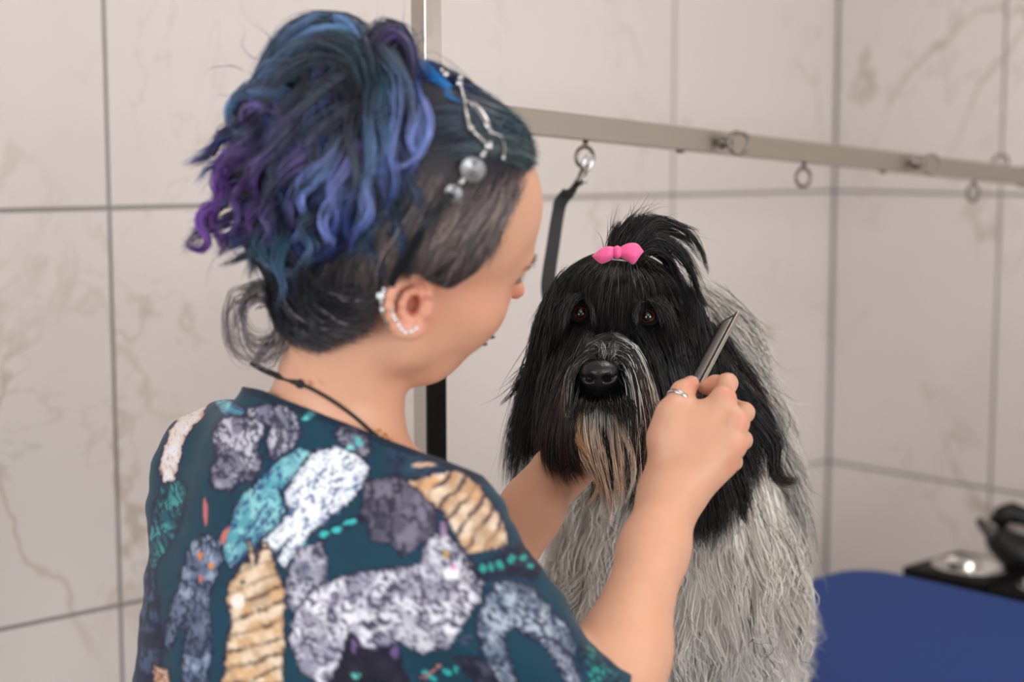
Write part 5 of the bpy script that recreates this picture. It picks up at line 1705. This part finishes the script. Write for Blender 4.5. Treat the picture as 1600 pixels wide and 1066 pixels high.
# ears: long falls of black hair on both sides of the head
ear_l = Fur()
P, u = patch(dg([[(905, 425, 0.008), (872, 452, 0.014), (846, 520, 1.745), (822, 600, 1.750), (800, 690, 1.755), (797, 770, 1.760)], [(892, 436, 0.008), (866, 475, 0.016), (848, 545, 1.735), (830, 620, 1.742), (815, 700, 1.748), (808, 765, 1.755)],
                 [(884, 450, 0.008), (866, 500, 0.016), (855, 570, 1.725), (845, 640, 1.732), (836, 700, 1.74), (828, 740, 1.75)], [(880, 470, 0.008), (868, 530, 0.016), (862, 600, 1.715), (856, 660, 1.722), (850, 710, 1.73), (845, 740, 1.74)]]),
            1900, 9, 0.005, 0.007, 0.004, 1.2, clump=0.55, nclump=60, lenvar=0.4, fly=0.014)
ear_l.add(P, 0.0005, streaks(len(u), 9, black_stops, [(0, BLK), (0.5, BLK2), (1, GRY * 0.3)], 0.15))
P, u = patch(dg([[(850, 500, 1.745), (832, 560, 1.747), (812, 590, 1.747), (778, 622, 1.75)], [(845, 530, 1.745), (825, 585, 1.747), (805, 615, 1.747), (792, 650, 1.75)]]), 90, 9, 0.003, 0.004, 0.002, clump=0.8, nclump=6, fly=0.01)
ear_l.add(P, 0.00045, BLK)
ear_l.build('ear_fur', M_fur, dog)
ear_r = Fur()
P, u = patch(dg([[(1062, 445, 0.008), (1092, 500, 0.014), (1128, 580, 1.765), (1165, 650, 1.770), (1190, 700, 1.775), (1205, 735, 1.775)], [(1068, 455, 0.008), (1094, 520, 0.018), (1122, 610, 1.752), (1152, 690, 1.757), (1172, 750, 1.765), (1178, 790, 1.77)],
                 [(1072, 465, 0.008), (1094, 545, 0.020), (1112, 640, 1.742), (1132, 730, 1.747), (1145, 800, 1.757), (1148, 840, 1.762)], [(1070, 480, 0.008), (1088, 570, 0.022), (1098, 660, 1.732), (1108, 750, 1.742), (1115, 820, 1.752), (1112, 862, 1.76)],
                 [(1066, 490, 0.010), (1076, 590, 0.022), (1082, 680, 1.730), (1085, 770, 1.742), (1088, 830, 1.752), (1080, 855, 1.76)]]),
            2900, 9, 0.005, 0.008, 0.005, 1.3, clump=0.55, nclump=70, lenvar=0.4, fly=0.014)
ear_r.add(P, 0.0005, streaks(len(u), 9, black_stops, [(0, BLK), (0.5, BLK2), (1, RUST * 0.5)], 0.15))
for g, nn in (([(1150, 600, 1.765), (1190, 655, 1.77), (1215, 690, 1.77), (1212, 725, 1.768), (1220, 748, 1.768), (1240, 752, 1.77), (1250, 740, 1.772)], 110), ([(1160, 640, 1.765), (1200, 690, 1.77), (1206, 720, 1.768), (1208, 745, 1.768), (1228, 758, 1.77), (1248, 752, 1.772)], 90),
              ([(1120, 560, 1.765), (1165, 610, 1.77), (1200, 640, 1.775), (1222, 690, 1.78)], 90), ([(1140, 700, 1.75), (1165, 760, 1.755), (1160, 800, 1.76), (1170, 825, 1.765)], 80), ([(1110, 500, 1.775), (1150, 560, 1.78), (1185, 610, 1.785), (1205, 650, 1.79)], 70)):
    P, u = patch([[at(*p) for p in g]], nn, 14, 0.0045, 0.0035, 0.003, 1.3, clump=0.5, lenvar=0.3, fly=0.008)
    ear_r.add(P, 0.00045, streaks(nn, 14, black_stops, [(0, BLK), (1, RUST * 0.7)], 0.25))
ear_r.build('ear_fur', M_fur, dog)

# beard: cream and tan under the nose
beard = Fur()
BD = lambda gs: [[at(*p) for p in g] for g in gs]
P, u = patch(BD([[(900, 632, 1.615), (896, 665, 1.608), (902, 700, 1.606), (915, 735, 1.608)], [(912, 634, 1.612), (908, 672, 1.604), (914, 712, 1.602), (934, 745, 1.604), (940, 772, 1.606)], [(928, 634, 1.610), (928, 680, 1.600), (938, 728, 1.597), (950, 775, 1.598), (952, 806, 1.600)],
                [(948, 634, 1.610), (952, 682, 1.600), (956, 730, 1.597), (962, 772, 1.598), (962, 800, 1.600)], [(965, 634, 1.612), (974, 682, 1.602), (982, 728, 1.600), (980, 765, 1.602), (972, 785, 1.604)], [(980, 638, 1.616), (994, 690, 1.610), (1002, 730, 1.610), (994, 765, 1.614)]]),
            2200, 9, 0.0028, 0.0035, 0.0015, 1.0, clump=0.6, nclump=40, lenvar=0.45, fly=0.006)
cc = tones(len(u), 9, [(0, BLK2), (0.12, WHT * 0.6), (0.4, CRM * 0.9), (0.8, CRM), (1, WHT * 0.9)], 0.22, 0.08)
lft = np.clip((0.35 - u) / 0.3, 0, 1)[:, None, None]
cc = cc * (1 - lft) + tones(len(u), 9, [(0, CRM * 0.5), (0.5, TANB), (1, CRM)], 0.3, 0.15) * lft
dkm = rng.uniform(0, 1, len(u)) < np.where(u > 0.75, 0.5, 0.10)
cc[dkm] = tones(int(dkm.sum()), 9, [(0, BLK2), (0.5, GRY * 0.3), (1, BLK)], 0.2, 0)
beard.add(P, 0.00042, cc)
for g, nn, c in (([(905, 640, 1.603), (896, 660, 1.598), (905, 690, 1.596), (922, 712, 1.597), (936, 745, 1.597), (930, 775, 1.598), (908, 800, 1.60)], 90, [(0, RUST), (0.5, TANB), (1, CRM)]), ([(960, 640, 1.60), (985, 700, 1.598), (990, 740, 1.598), (975, 790, 1.60)], 70, [(0, CRM * 0.5), (0.5, CRM), (1, WHT)]),
                 ([(940, 670, 1.598), (950, 710, 1.594), (956, 745, 1.593), (958, 775, 1.594)], 36, [(0, BLK), (1, BLK2)]), ([(955, 760, 1.595), (955, 800, 1.597), (955, 825, 1.60)], 12, [(0, CRM), (1, WHT)])):
    P, u = patch([[at(*p) for p in g]], nn, 14, 0.0022, 0.001, 0.001, clump=0.4, lenvar=0.25)
    beard.add(P, 0.00042, tones(nn, 14, c, 0.2, 0.05))
# dark hair behind the beard
P, u = patch(BD([[(985, 650, 1.64), (1000, 700, 1.64), (1000, 750, 1.65), (990, 790, 1.66)], [(1000, 650, 1.66), (1020, 710, 1.67), (1018, 770, 1.68), (1005, 810, 1.69)], [(930, 690, 1.70), (930, 730, 1.72), (925, 760, 1.73), (915, 790, 1.74)]]), 700, 9, 0.005, 0.006, 0.003, clump=0.6, lenvar=0.4, fly=0.006)
beard.add(P, 0.00045, streaks(len(u), 9, black_stops, [(0, BLK2), (1, GRY * 0.4)], 0.15))
beard.build('beard', M_beard, dog)['label'] = 'cream and tan beard under the nose'

# white coat of neck, chest, back and legs
coat = Fur()
whitemask = (((dpx[:, 1] > 640) & (dpx[:, 2] > 1.76)) | (dpx[:, 2] > 1.88) | ((dpx[:, 0] > 1095) & (dpx[:, 2] > 1.78))) & ~(headmask & (dpx[:, 0] < 1095))
facing = ((dV - CAM) * S_dog.grad(dV)).sum(1)
n = 9000
R0 = np.vstack([sample_mesh(dV, dQ, 6600, whitemask & (facing < 0.35)), sample_mesh(dV, dQ, 2300, whitemask & (facing > 0.1))])
n = len(R0)
N0 = S_dog.grad(R0)
q = pix(R0)
fl = np.zeros((n, 3)) + np.array([0.0, -0.15, -1.0])
fl[:, 0] += (q[:, 0] - 1060) / 700
L = np.where(q[:, 1] > 640, rng.uniform(0.06, 0.11, n), rng.uniform(0.04, 0.07, n))
L = np.minimum(L, np.maximum(0.015, (R0[:, 2] - TABLE_Z) * 0.8 + 0.01))
P = grow(R0, N0, L, 8, 0.16, 0.34, fl, 0.003, 1.3, 0.55, 330, 0.009)
P[..., 2] = np.maximum(P[..., 2], TABLE_Z + 0.003)
cc = tones(n, 8, [(0, LWHT * 0.85), (0.3, LWHT), (1, WHT)], 0.08, 0.03)
gy = rng.uniform(0, 1, n) < 0.05
cc[gy] = tones(int(gy.sum()), 8, [(0, GRY * 0.4), (1, GRY)], 0.2, 0)
coat.add(P, 0.0007, cc)
# back of the neck and withers seen behind the comb
P, u = patch([[at(*p) for p in g] for g in ([[(1075, 440, 1.86), (1130, 470, 1.88), (1175, 510, 1.89), (1200, 560, 1.90)], [(1085, 470, 1.84), (1140, 520, 1.85), (1190, 580, 1.86), (1215, 640, 1.87)], [(1110, 520, 1.83), (1165, 580, 1.84), (1210, 650, 1.85), (1240, 720, 1.87)],
              [(1130, 580, 1.84), (1190, 660, 1.85), (1235, 740, 1.87), (1262, 820, 1.89)], [(1150, 640, 1.86), (1210, 740, 1.88), (1258, 830, 1.90), (1280, 920, 1.92)]])], 1500, 10, 0.008, 0.011, 0.006, 1.4, clump=0.6, nclump=60, lenvar=0.5, start=0.5, fly=0.018)
coat.add(P, 0.0006, streaks(len(u), 10, [(0, LWHT * 0.9), (1, WHT)], [(0, GRY * 0.7), (1, GRY * 1.3)], 0.12, var=0.10))
coat.build('white_coat', M_fur_w, dog)['label'] = 'long white fur of chest, back and legs'

# colour the body under the fur
dC = np.where((whitemask & ~headmask)[:, None], LWHT[None] * 0.95, BLK[None] * 0.9)
me = dog_o.data
ca = me.color_attributes.new('Col', 'FLOAT_COLOR', 'POINT')
c4 = np.ones((len(dV), 4), np.float32); c4[:, :3] = dC
ca.data.foreach_set('color', c4.ravel())
me.materials.clear(); me.materials.append(hair_mat('dog_skin', 0.9, 0.1))

# eyes
M_eyew = pmat('eye_white', srgb(70, 62, 62), 0.2)
M_iris = pmat('iris', srgb(84, 38, 14), 0.12, Coat_Weight=1.0, Coat_Roughness=0.02)
M_pupil = pmat('pupil', (0.004, 0.004, 0.005), 0.04, Coat_Weight=1.0, Coat_Roughness=0.01)
M_lid = pmat('eyelid', (0.004, 0.004, 0.004), 0.6, Specular_IOR_Level=0.1)
for (ex, ey) in ((907, 490), (1012, 495)):
    d = march(S_dog, ex, ey, 1.5, 2.3) - 0.004
    c = at(ex, ey, d + 0.0085)
    ax = unit(CAM + np.array([-0.05, 0, 0.10]) - c)
    R = Vector(ax).to_track_quat('Z', 'Y').to_matrix()
    eye = MB().ball(c, 0.0112, 24, 16, (1, 1, 1)).build('eye', M_eyew, dog, True)
    prof = [(0.0, 0.01195), (0.003, 0.0116), (0.0056, 0.0104), (0.0058, 0.0098)]
    MB().lathe(c, ax, prof, 28).build('pupil', M_pupil, eye, True)
    MB().lathe(c, ax, [(0.0054, 0.01055), (0.0072, 0.0094), (0.0088, 0.0077), (0.0090, 0.0069)], 28).build('iris', M_iris, eye, True)
    side = unit(np.cross(ax, ZZ)); up_ = np.cross(side, ax)
    lid = [c + ax * (0.0072 + 0.0012 * abs(math.sin(t))) + side * 0.0112 * math.cos(t) + up_ * 0.0086 * math.sin(t) for t in np.linspace(0, 2 * math.pi, 28, endpoint=False)]
    MB().tube(lid, 0.0028, 8, closed=True).build('eyelid', M_lid, dog, True)

# nose leather
M_nose = pmat('nose_leather', (0.010, 0.010, 0.011), 0.26)
add_bump(M_nose, 420, 0.5, 0.0010)
S_n = SDF(at(935, 590, 1.615) - 0.04, at(935, 590, 1.615) + 0.04, 0.0011)
S_n.ell(at(935, 580, 1.622), (0.0205, 0.018, 0.0130), None, 0.006)
S_n.ell(at(935, 598, 1.626), (0.0150, 0.016, 0.0120), None, 0.008)
for s in (-1, 1):
    S_n.ell(at(935 + s * 17, 592, 1.620), (0.0085, 0.012, 0.0090), None, 0.005)
    S_n.ell(at(935 + s * 14, 593, 1.604), (0.0052, 0.010, 0.0038), None, 0.003, 'sub')
    S_n.cap(at(935 + s * 20, 594, 1.606), at(935 + s * 27, 588, 1.612), 0.0016, 0.0014, 0.002, 'sub')
S_n.cap(at(935, 594, 1.603), at(935, 614, 1.607), 0.0012, 0.0012, 0.002, 'sub')
nV, nQ = S_n.mesh()
link('nose', np_mesh('nose', nV, nQ), M_nose, dog)

# ================================================================== things worn and held
M_silver = pmat('silver', srgb(196, 194, 194), 0.24, 1.0)
M_disc = pmat('engraved_silver', srgb(150, 150, 152), 0.36, 1.0)
M_gold = pmat('gold', srgb(204, 164, 84), 0.22, 1.0)
M_gem = pmat('crystal', srgb(238, 242, 244), 0.05, 0.35, Coat_Weight=1.0)
M_satin = pmat('black_satin', srgb(10, 12, 22), 0.35, Specular_IOR_Level=0.3)
M_cord = pmat('black_cord', srgb(26, 20, 20), 0.7)

# headband with silver ornaments
hb_t = thing('headband', on(S_all, [(740, 265)], 0.012, 1.1, 1.6)[0], 'black satin headband with silver discs and open silver leaf in blue hair', 'headband')
SH = lambda pts, off=0.012: on(S_all, pts, off, 1.1, 1.6)
bandp = SH([(612, 446), (622, 424), (640, 394), (662, 358), (686, 326), (706, 302)], 0.017)
ribbon('band', list(bandp), [0.0026, 0.0032, 0.0034, 0.0034, 0.0030], 0.0014, M_satin, hb_t)
topb = SH([(716, 124), (700, 112), (688, 108)], 0.012)
def head_out(v, off=0.008):
    """point where a ray from inside the head, in head axes, leaves the hair"""
    o0 = hp(0, 0.0, 0.05); dv = unit(HR.T @ np.array(v, float))
    ts = np.arange(0.03, 0.16, 0.001); vals = S_body.sample(o0 + ts[:, None] * dv) - 0.012
    return o0 + dv * (ts[np.argmax(vals > 0)] + off)
far = [topb[-1]] + [head_out(v) for v in ((-0.5, 0.1, 0.8), (-0.8, 0.1, 0.5), (-1, 0.05, 0.2), (-1, 0.0, -0.1), (-1, -0.1, -0.35))]
ribbon('band', far, 0.0042, 0.0016, M_satin, hb_t, side=HR.T @ np.array([0, 1.0, 0.2]))


def disc(c, r, name):
    ax = unit(CAM - c + np.array([0.15, 0, 0.35]))
    pr = [(0, 0.0026), (r * 0.15, 0.0026), (r * 0.2, 0.0016), (r * 0.34, 0.0024), (r * 0.4, 0.0014), (r * 0.56, 0.0022), (r * 0.62, 0.0012), (r * 0.78, 0.0020), (r * 0.84, 0.0010), (r, 0.0014), (r, -0.0012), (0, -0.0012)]
    MB().lathe(c, ax, [(a_, h_ * 0.7) for a_, h_ in pr], 28).build(name, M_disc, hb_t, False)


o = SH([(709, 303), (739, 265)], 0.017)
disc(o[0], 0.0068, 'disc'); disc(o[1], 0.0098, 'disc')
for x, y, r in ((721, 285, 0.0026), (724, 281, 0.0020), (754, 243, 0.0026), (757, 238, 0.0020), (763, 229, 0.0042), (717, 131, 0.0036), (719, 122, 0.0028), (696, 117, 0.0032), (690, 110, 0.0020), (736, 201, 0.0028), (786, 247, 0.0020)):
    MB().ball(SH([(x, y)], 0.019)[0], r, 14, 10).build('bead', M_silver, hb_t, True)
MB().tube(spline(SH([(763, 229), (748, 214), (735, 200), (728, 178), (725, 158), (718, 131)], 0.019), 24), 0.0016, 8).build('leaf_wire', M_silver, hb_t, True)
MB().tube(spline(SH([(725, 156), (738, 164), (750, 177), (760, 194), (768, 210)], 0.020), 20), [0.0015] * 4 + [0.0034] * 12 + [0.0022] * 4, 8).build('leaf_wire', M_silver, hb_t, True)
MB().tube(spline(SH([(768, 210), (780, 212), (788, 228), (786, 247)], 0.019), 16), 0.0011, 8).build('leaf_wire', M_silver, hb_t, True)

# crystal cuff along the ear and a second one behind it
ES = lambda x, y, off=0.0012: at(580 + x / 8.883, 420 + y / 8.883, march(S_ear, 580 + x / 8.883, 420 + y / 8.883, 1.26, 1.40, 0.0004) - off)
cuff = thing('ear_cuff', ES(380, 775), 'curved ear cuff of small clear crystals along the ear', 'earring')
cp = [(390, 365), (350, 412), (300, 550), (300, 602), (312, 660), (338, 704), (380, 775), (415, 833), (475, 885), (558, 870), (628, 826)]
MB().tube(spline([ES(x, y, 0.0004) for x, y in cp], 30), 0.0007, 6).build('wire', M_silver, cuff, True)
for i, (x, y) in enumerate(cp):
    c = ES(x, y, 0.0008); ax = unit(CAM - c); r = 0.0011 if i < 4 else 0.0016
    st = MB().lathe(c, ax, [(0, 0.0018), (r * 0.55, 0.0016), (r, 0.0006), (r * 0.9, -0.0010), (0, -0.0010)], 10).build('stone', M_gem, cuff)
cuf2 = thing('ear_cuff', at(596, 470, 1.315), 'silver clip with crystals gripping the back rim of the ear', 'earring')
e2 = [at(603, 452, 1.303), at(596, 460, 1.301), at(596, 483, 1.303), at(600, 496, 1.307), at(606, 508, 1.312)]
MB().tube(spline(e2, 14), 0.0011, 8).build('wire', M_silver, cuf2, True)
MB().box(at(595, 462, 1.300), RT * 0.0030, FW * 0.0014, UP * 0.0022, 0.0006).build('stone', M_gem, cuf2)
for x, y, d in ((597, 484, 1.301), (600, 452, 1.302)):
    MB().ball(at(x, y, d), 0.0018, 10, 8).build('stone', M_gem, cuf2)

# cord necklace
neck = thing('necklace', on(S_body, [(468, 600)], 0.002)[0], 'black cord necklace with a sliding knot on the bare nape', 'necklace')
SB = lambda pts, off=0.0022: on(S_body, pts, off, 1.15, 1.8)
MB().tube(spline(SB([(392, 566), (410, 577), (435, 588), (466, 599)]), 20), 0.0026, 8).build('double_cord', M_cord, neck, True)
MB().ball(SB([(469, 600)], 0.0025)[0], 0.0044, 14, 10, (1, 1, 0.9)).build('sliding_knot', M_cord, neck, True)
crd = list(SB([(472, 601), (495, 612), (525, 630), (555, 652), (580, 674), (598, 690)]))
crd += [at(620, 706, pix(crd[-1])[2] + 0.008), at(650, 722, pix(crd[-1])[2] + 0.03)]
MB().tube(spline(crd, 40), 0.0016, 8).build('cord', M_cord, neck, True)
gd = pix(crd[5])[2]
chain_t = thing('gold_chain', at(604, 686, gd), 'fine gold chain just showing at the front of the neck', 'necklace')
for i in range(7):
    a = i / 6.0
    c = at(592 + 20 * math.sin(a * 2.0), 676 + 24 * a, gd + 0.004 + 0.006 * a)
    MB().tube(ring_pts(c, unit(np.array([math.cos(i * 1.7), -0.6, math.sin(i * 1.7)])), 0.0024, 14), 0.0006, 6, closed=True).build('chain_link', M_gold, chain_t, True)

# thumb ring
ta, tb = at(1048, 645, 1.508), at(1066, 613, 1.520)
tr_c = ta * 0.32 + tb * 0.68; tr_n = unit(tb - ta)
rg = thing('thumb_ring', tr_c, 'plain silver ring on the thumb of the combing hand', 'ring')
ra = unit(np.cross(tr_n, ZZ)); rb_ = np.cross(tr_n, ra)
m = MB(); prof = []
for k in range(36):
    t = 2 * math.pi * k / 36
    dvec = ra * math.cos(t) + rb_ * math.sin(t)
    prof.append([m.bm.verts.new(tr_c + dvec * rr + tr_n * hh) for rr, hh in ((0.0108, -0.0020), (0.0121, -0.0018), (0.0126, 0.0), (0.0121, 0.0018), (0.0108, 0.0020))])
for k in range(36):
    a, b = prof[k], prof[(k + 1) % 36]
    for j in range(5): m.bm.faces.new((a[j], a[(j + 1) % 5], b[(j + 1) % 5], b[j]))
m.build('band', M_silver, rg, True)

# lip piercing
def contour(y, x0=700, x1=840):
    """where the face's outline crosses a photo row"""
    xs = np.arange(x0, x1, 2.0); ds = np.arange(1.2, 1.6, 0.003)
    for x in xs:
        Pq = CAM + ds[:, None] * (FW + RT * (x - 800) / F_PX - UP * (y - 533) / F_PX)
        v = S_body.sample(Pq)
        if v.min() > 0: return at(x - 2, y, ds[v.argmin()])
    return at(x1, y, 1.42)


lpc = contour(527)
lp = thing('lip_piercing', lpc, 'tiny dark spiked lip stud on the profile of the face', 'piercing')
for y in (527, 538):
    x, _, d = pix(contour(y))
    MB().tube([at(x - 4, y, d), at(x + 2, y, d), at(x + 6, y, d)], [0.0016, 0.0015, 0.0004], 8).build('spike', M_black_plastic, lp, True)

# comb in the hand
comb = thing('comb', at(1095, 600, 1.545), 'fine-toothed steel comb held by the hand in the dark ear hair', 'comb')
c0, c1_ = at(1078, 632, 1.540), at(1153, 489, 1.625)
cd = unit(c1_ - c0)
cn = unit(np.cross(cd, FW)); cn = cn if cn[0] < 0 else -cn       # teeth side, to the left
tv = 0.22 * cn + FW
td = unit(tv - cd * tv.dot(cd))
cb = np.cross(cd, td)
MB().box((c0 + c1_) / 2, cd * np.linalg.norm(c1_ - c0) / 2, td * 0.0028, cb * 0.0020, 0.0009).build('spine', M_steel, comb)
nt = 56; Lc = np.linalg.norm(c1_ - c0)
M_tooth = pmat('comb_steel', srgb(150, 146, 142), 0.25, 1.0)
tooth_me = None
for i in range(nt):
    p = c0 + cd * (0.034 + (Lc - 0.036) * i / (nt - 1)) + td * 0.0026
    if tooth_me is None:
        o_ = MB().tube([p, p + td * 0.020, p + td * 0.027], [0.00042, 0.00040, 0.00015], 5).build('tooth', M_tooth, comb, True)
        tooth_me = o_.data; p_first = p; loc0 = o_.location.copy()
    else:
        o_ = bpy.data.objects.new('tooth', tooth_me); C.objects.link(o_); o_.parent = comb
        o_.location = loc0 + Vector(p - p_first)
MB().box(c1_ - cd * 0.002 + td * 0.012, cd * 0.0018, td * 0.012, cb * 0.0012, 0.0006).build('end_guard', M_steel, comb)

# pink bow on the dog's topknot
M_pink = pmat('pink_satin', srgb(255, 100, 164), 0.42, Sheen_Weight=0.3)
add_bump(M_pink, 1600, 0.12, 0.0003)
bw_d = march(S_dog, 965, 425, 1.5, 2.3) - 0.034
bow = thing('hair_bow', at(965, 396, bw_d), 'bright pink ribbon bow clipped to the dog topknot', 'bow')
B_ = lambda x, y, dd=0.0: at(x, y, bw_d + dd)


def bow_loop(top, bot, puff, name):
    """puffed ribbon loop between a top and a bottom edge, knot end first"""
    n = 14; Tp = spline([B_(*p) for p in top], n); Bt = spline([B_(*p) for p in bot], n)
    m = MB(); rings = []
    for i in range(n):
        s = i / (n - 1)
        mid = (Tp[i] + Bt[i]) / 2; half = (Tp[i] - Bt[i]) / 2
        th = np.interp(s, np.linspace(0, 1, len(puff)), puff)
        ring = []
        for k in range(20):
            a = 2 * math.pi * k / 20
            pleat = 1 + 0.22 * math.cos(3 * a + 0.6) * (1 - s) + 0.10 * math.sin(5 * a) * s
            ring.append(m.bm.verts.new(mid + half * math.cos(a) - FW * th * math.sin(a) * pleat))
        rings.append(ring)
    for a, b in zip(rings[:-1], rings[1:]):
        for k in range(20): m.bm.faces.new((a[k], a[(k + 1) % 20], b[(k + 1) % 20], b[k]))
    m.bm.faces.new(rings[0]); m.bm.faces.new(rings[-1][::-1])
    return m.build(name, M_pink, bow, True)


bow_loop([(960, 386), (950, 385), (938, 389), (925, 400)], [(960, 402), (950, 409), (938, 412), (926, 402)], [0.004, 0.008, 0.007, 0.0012], 'loop')
bow_loop([(969, 386), (982, 380), (996, 381), (1006, 393)], [(969, 402), (980, 408), (990, 413), (1002, 398)], [0.004, 0.008, 0.008, 0.0012], 'loop')
MB().ball(B_(964.5, 394, -0.003), 0.0068, 18, 12, (0.70, 0.85, 1.0)).build('knot', M_pink, bow, True)
MB().box(B_(966, 406, 0.004), RT * 0.011 - UP * 0.0012, FW * 0.0012, UP * 0.0012 + RT * 0.0002, 0.0004).build('clip', M_silver, bow)

# trousers and shoes below the frame
S_t = SDF((-0.50, 1.08, 0.0), (0.05, 1.72, 1.0), 0.007)
hips = SC - FB * 0.11 - ZZ * 0.43
hips = np.array([hips[0], hips[1], 0.90])
TR_ = np.stack([RB, FB, ZZ])
S_t.ell(hips, (0.158, 0.112, 0.09), TR_, 0.05)
for s in (-1, 1):
    hj = hips + RB * s * 0.085 - ZZ * 0.05
    kn = np.array([hips[0], hips[1], 0.48]) + RB * s * 0.10 + FB * 0.03
    an = np.array([hips[0], hips[1], 0.07]) + RB * s * 0.11
    S_t.chain([hj, kn, an], [0.085, 0.060, 0.050], 0.03)
xV, xQ = S_t.mesh()
link('trousers', np_mesh('trousers', xV, xQ), pmat('black_cotton', (0.015, 0.015, 0.018), 0.85), person)
for s in (-1, 1):
    an = np.array([hips[0], hips[1], 0.0]) + RB * s * 0.11
    S_s = SDF(an + np.array([-0.2, -0.2, -0.01]), an + np.array([0.25, 0.25, 0.13]), 0.005)
    S_s.cap(an - FB * 0.04 + ZZ * 0.036, an + FB * 0.13 + ZZ * 0.032, 0.036, 0.030, 0.02)
    S_s.cap(an + ZZ * 0.04, an + ZZ * 0.08, 0.042, 0.042, 0.02)
    sV, sQ = S_s.mesh()
    sV[:, 2] = np.maximum(sV[:, 2], 0.001)
    link('shoe', np_mesh('shoe', sV, sQ), pmat('grey_shoe', (0.08, 0.08, 0.09), 0.6), person)
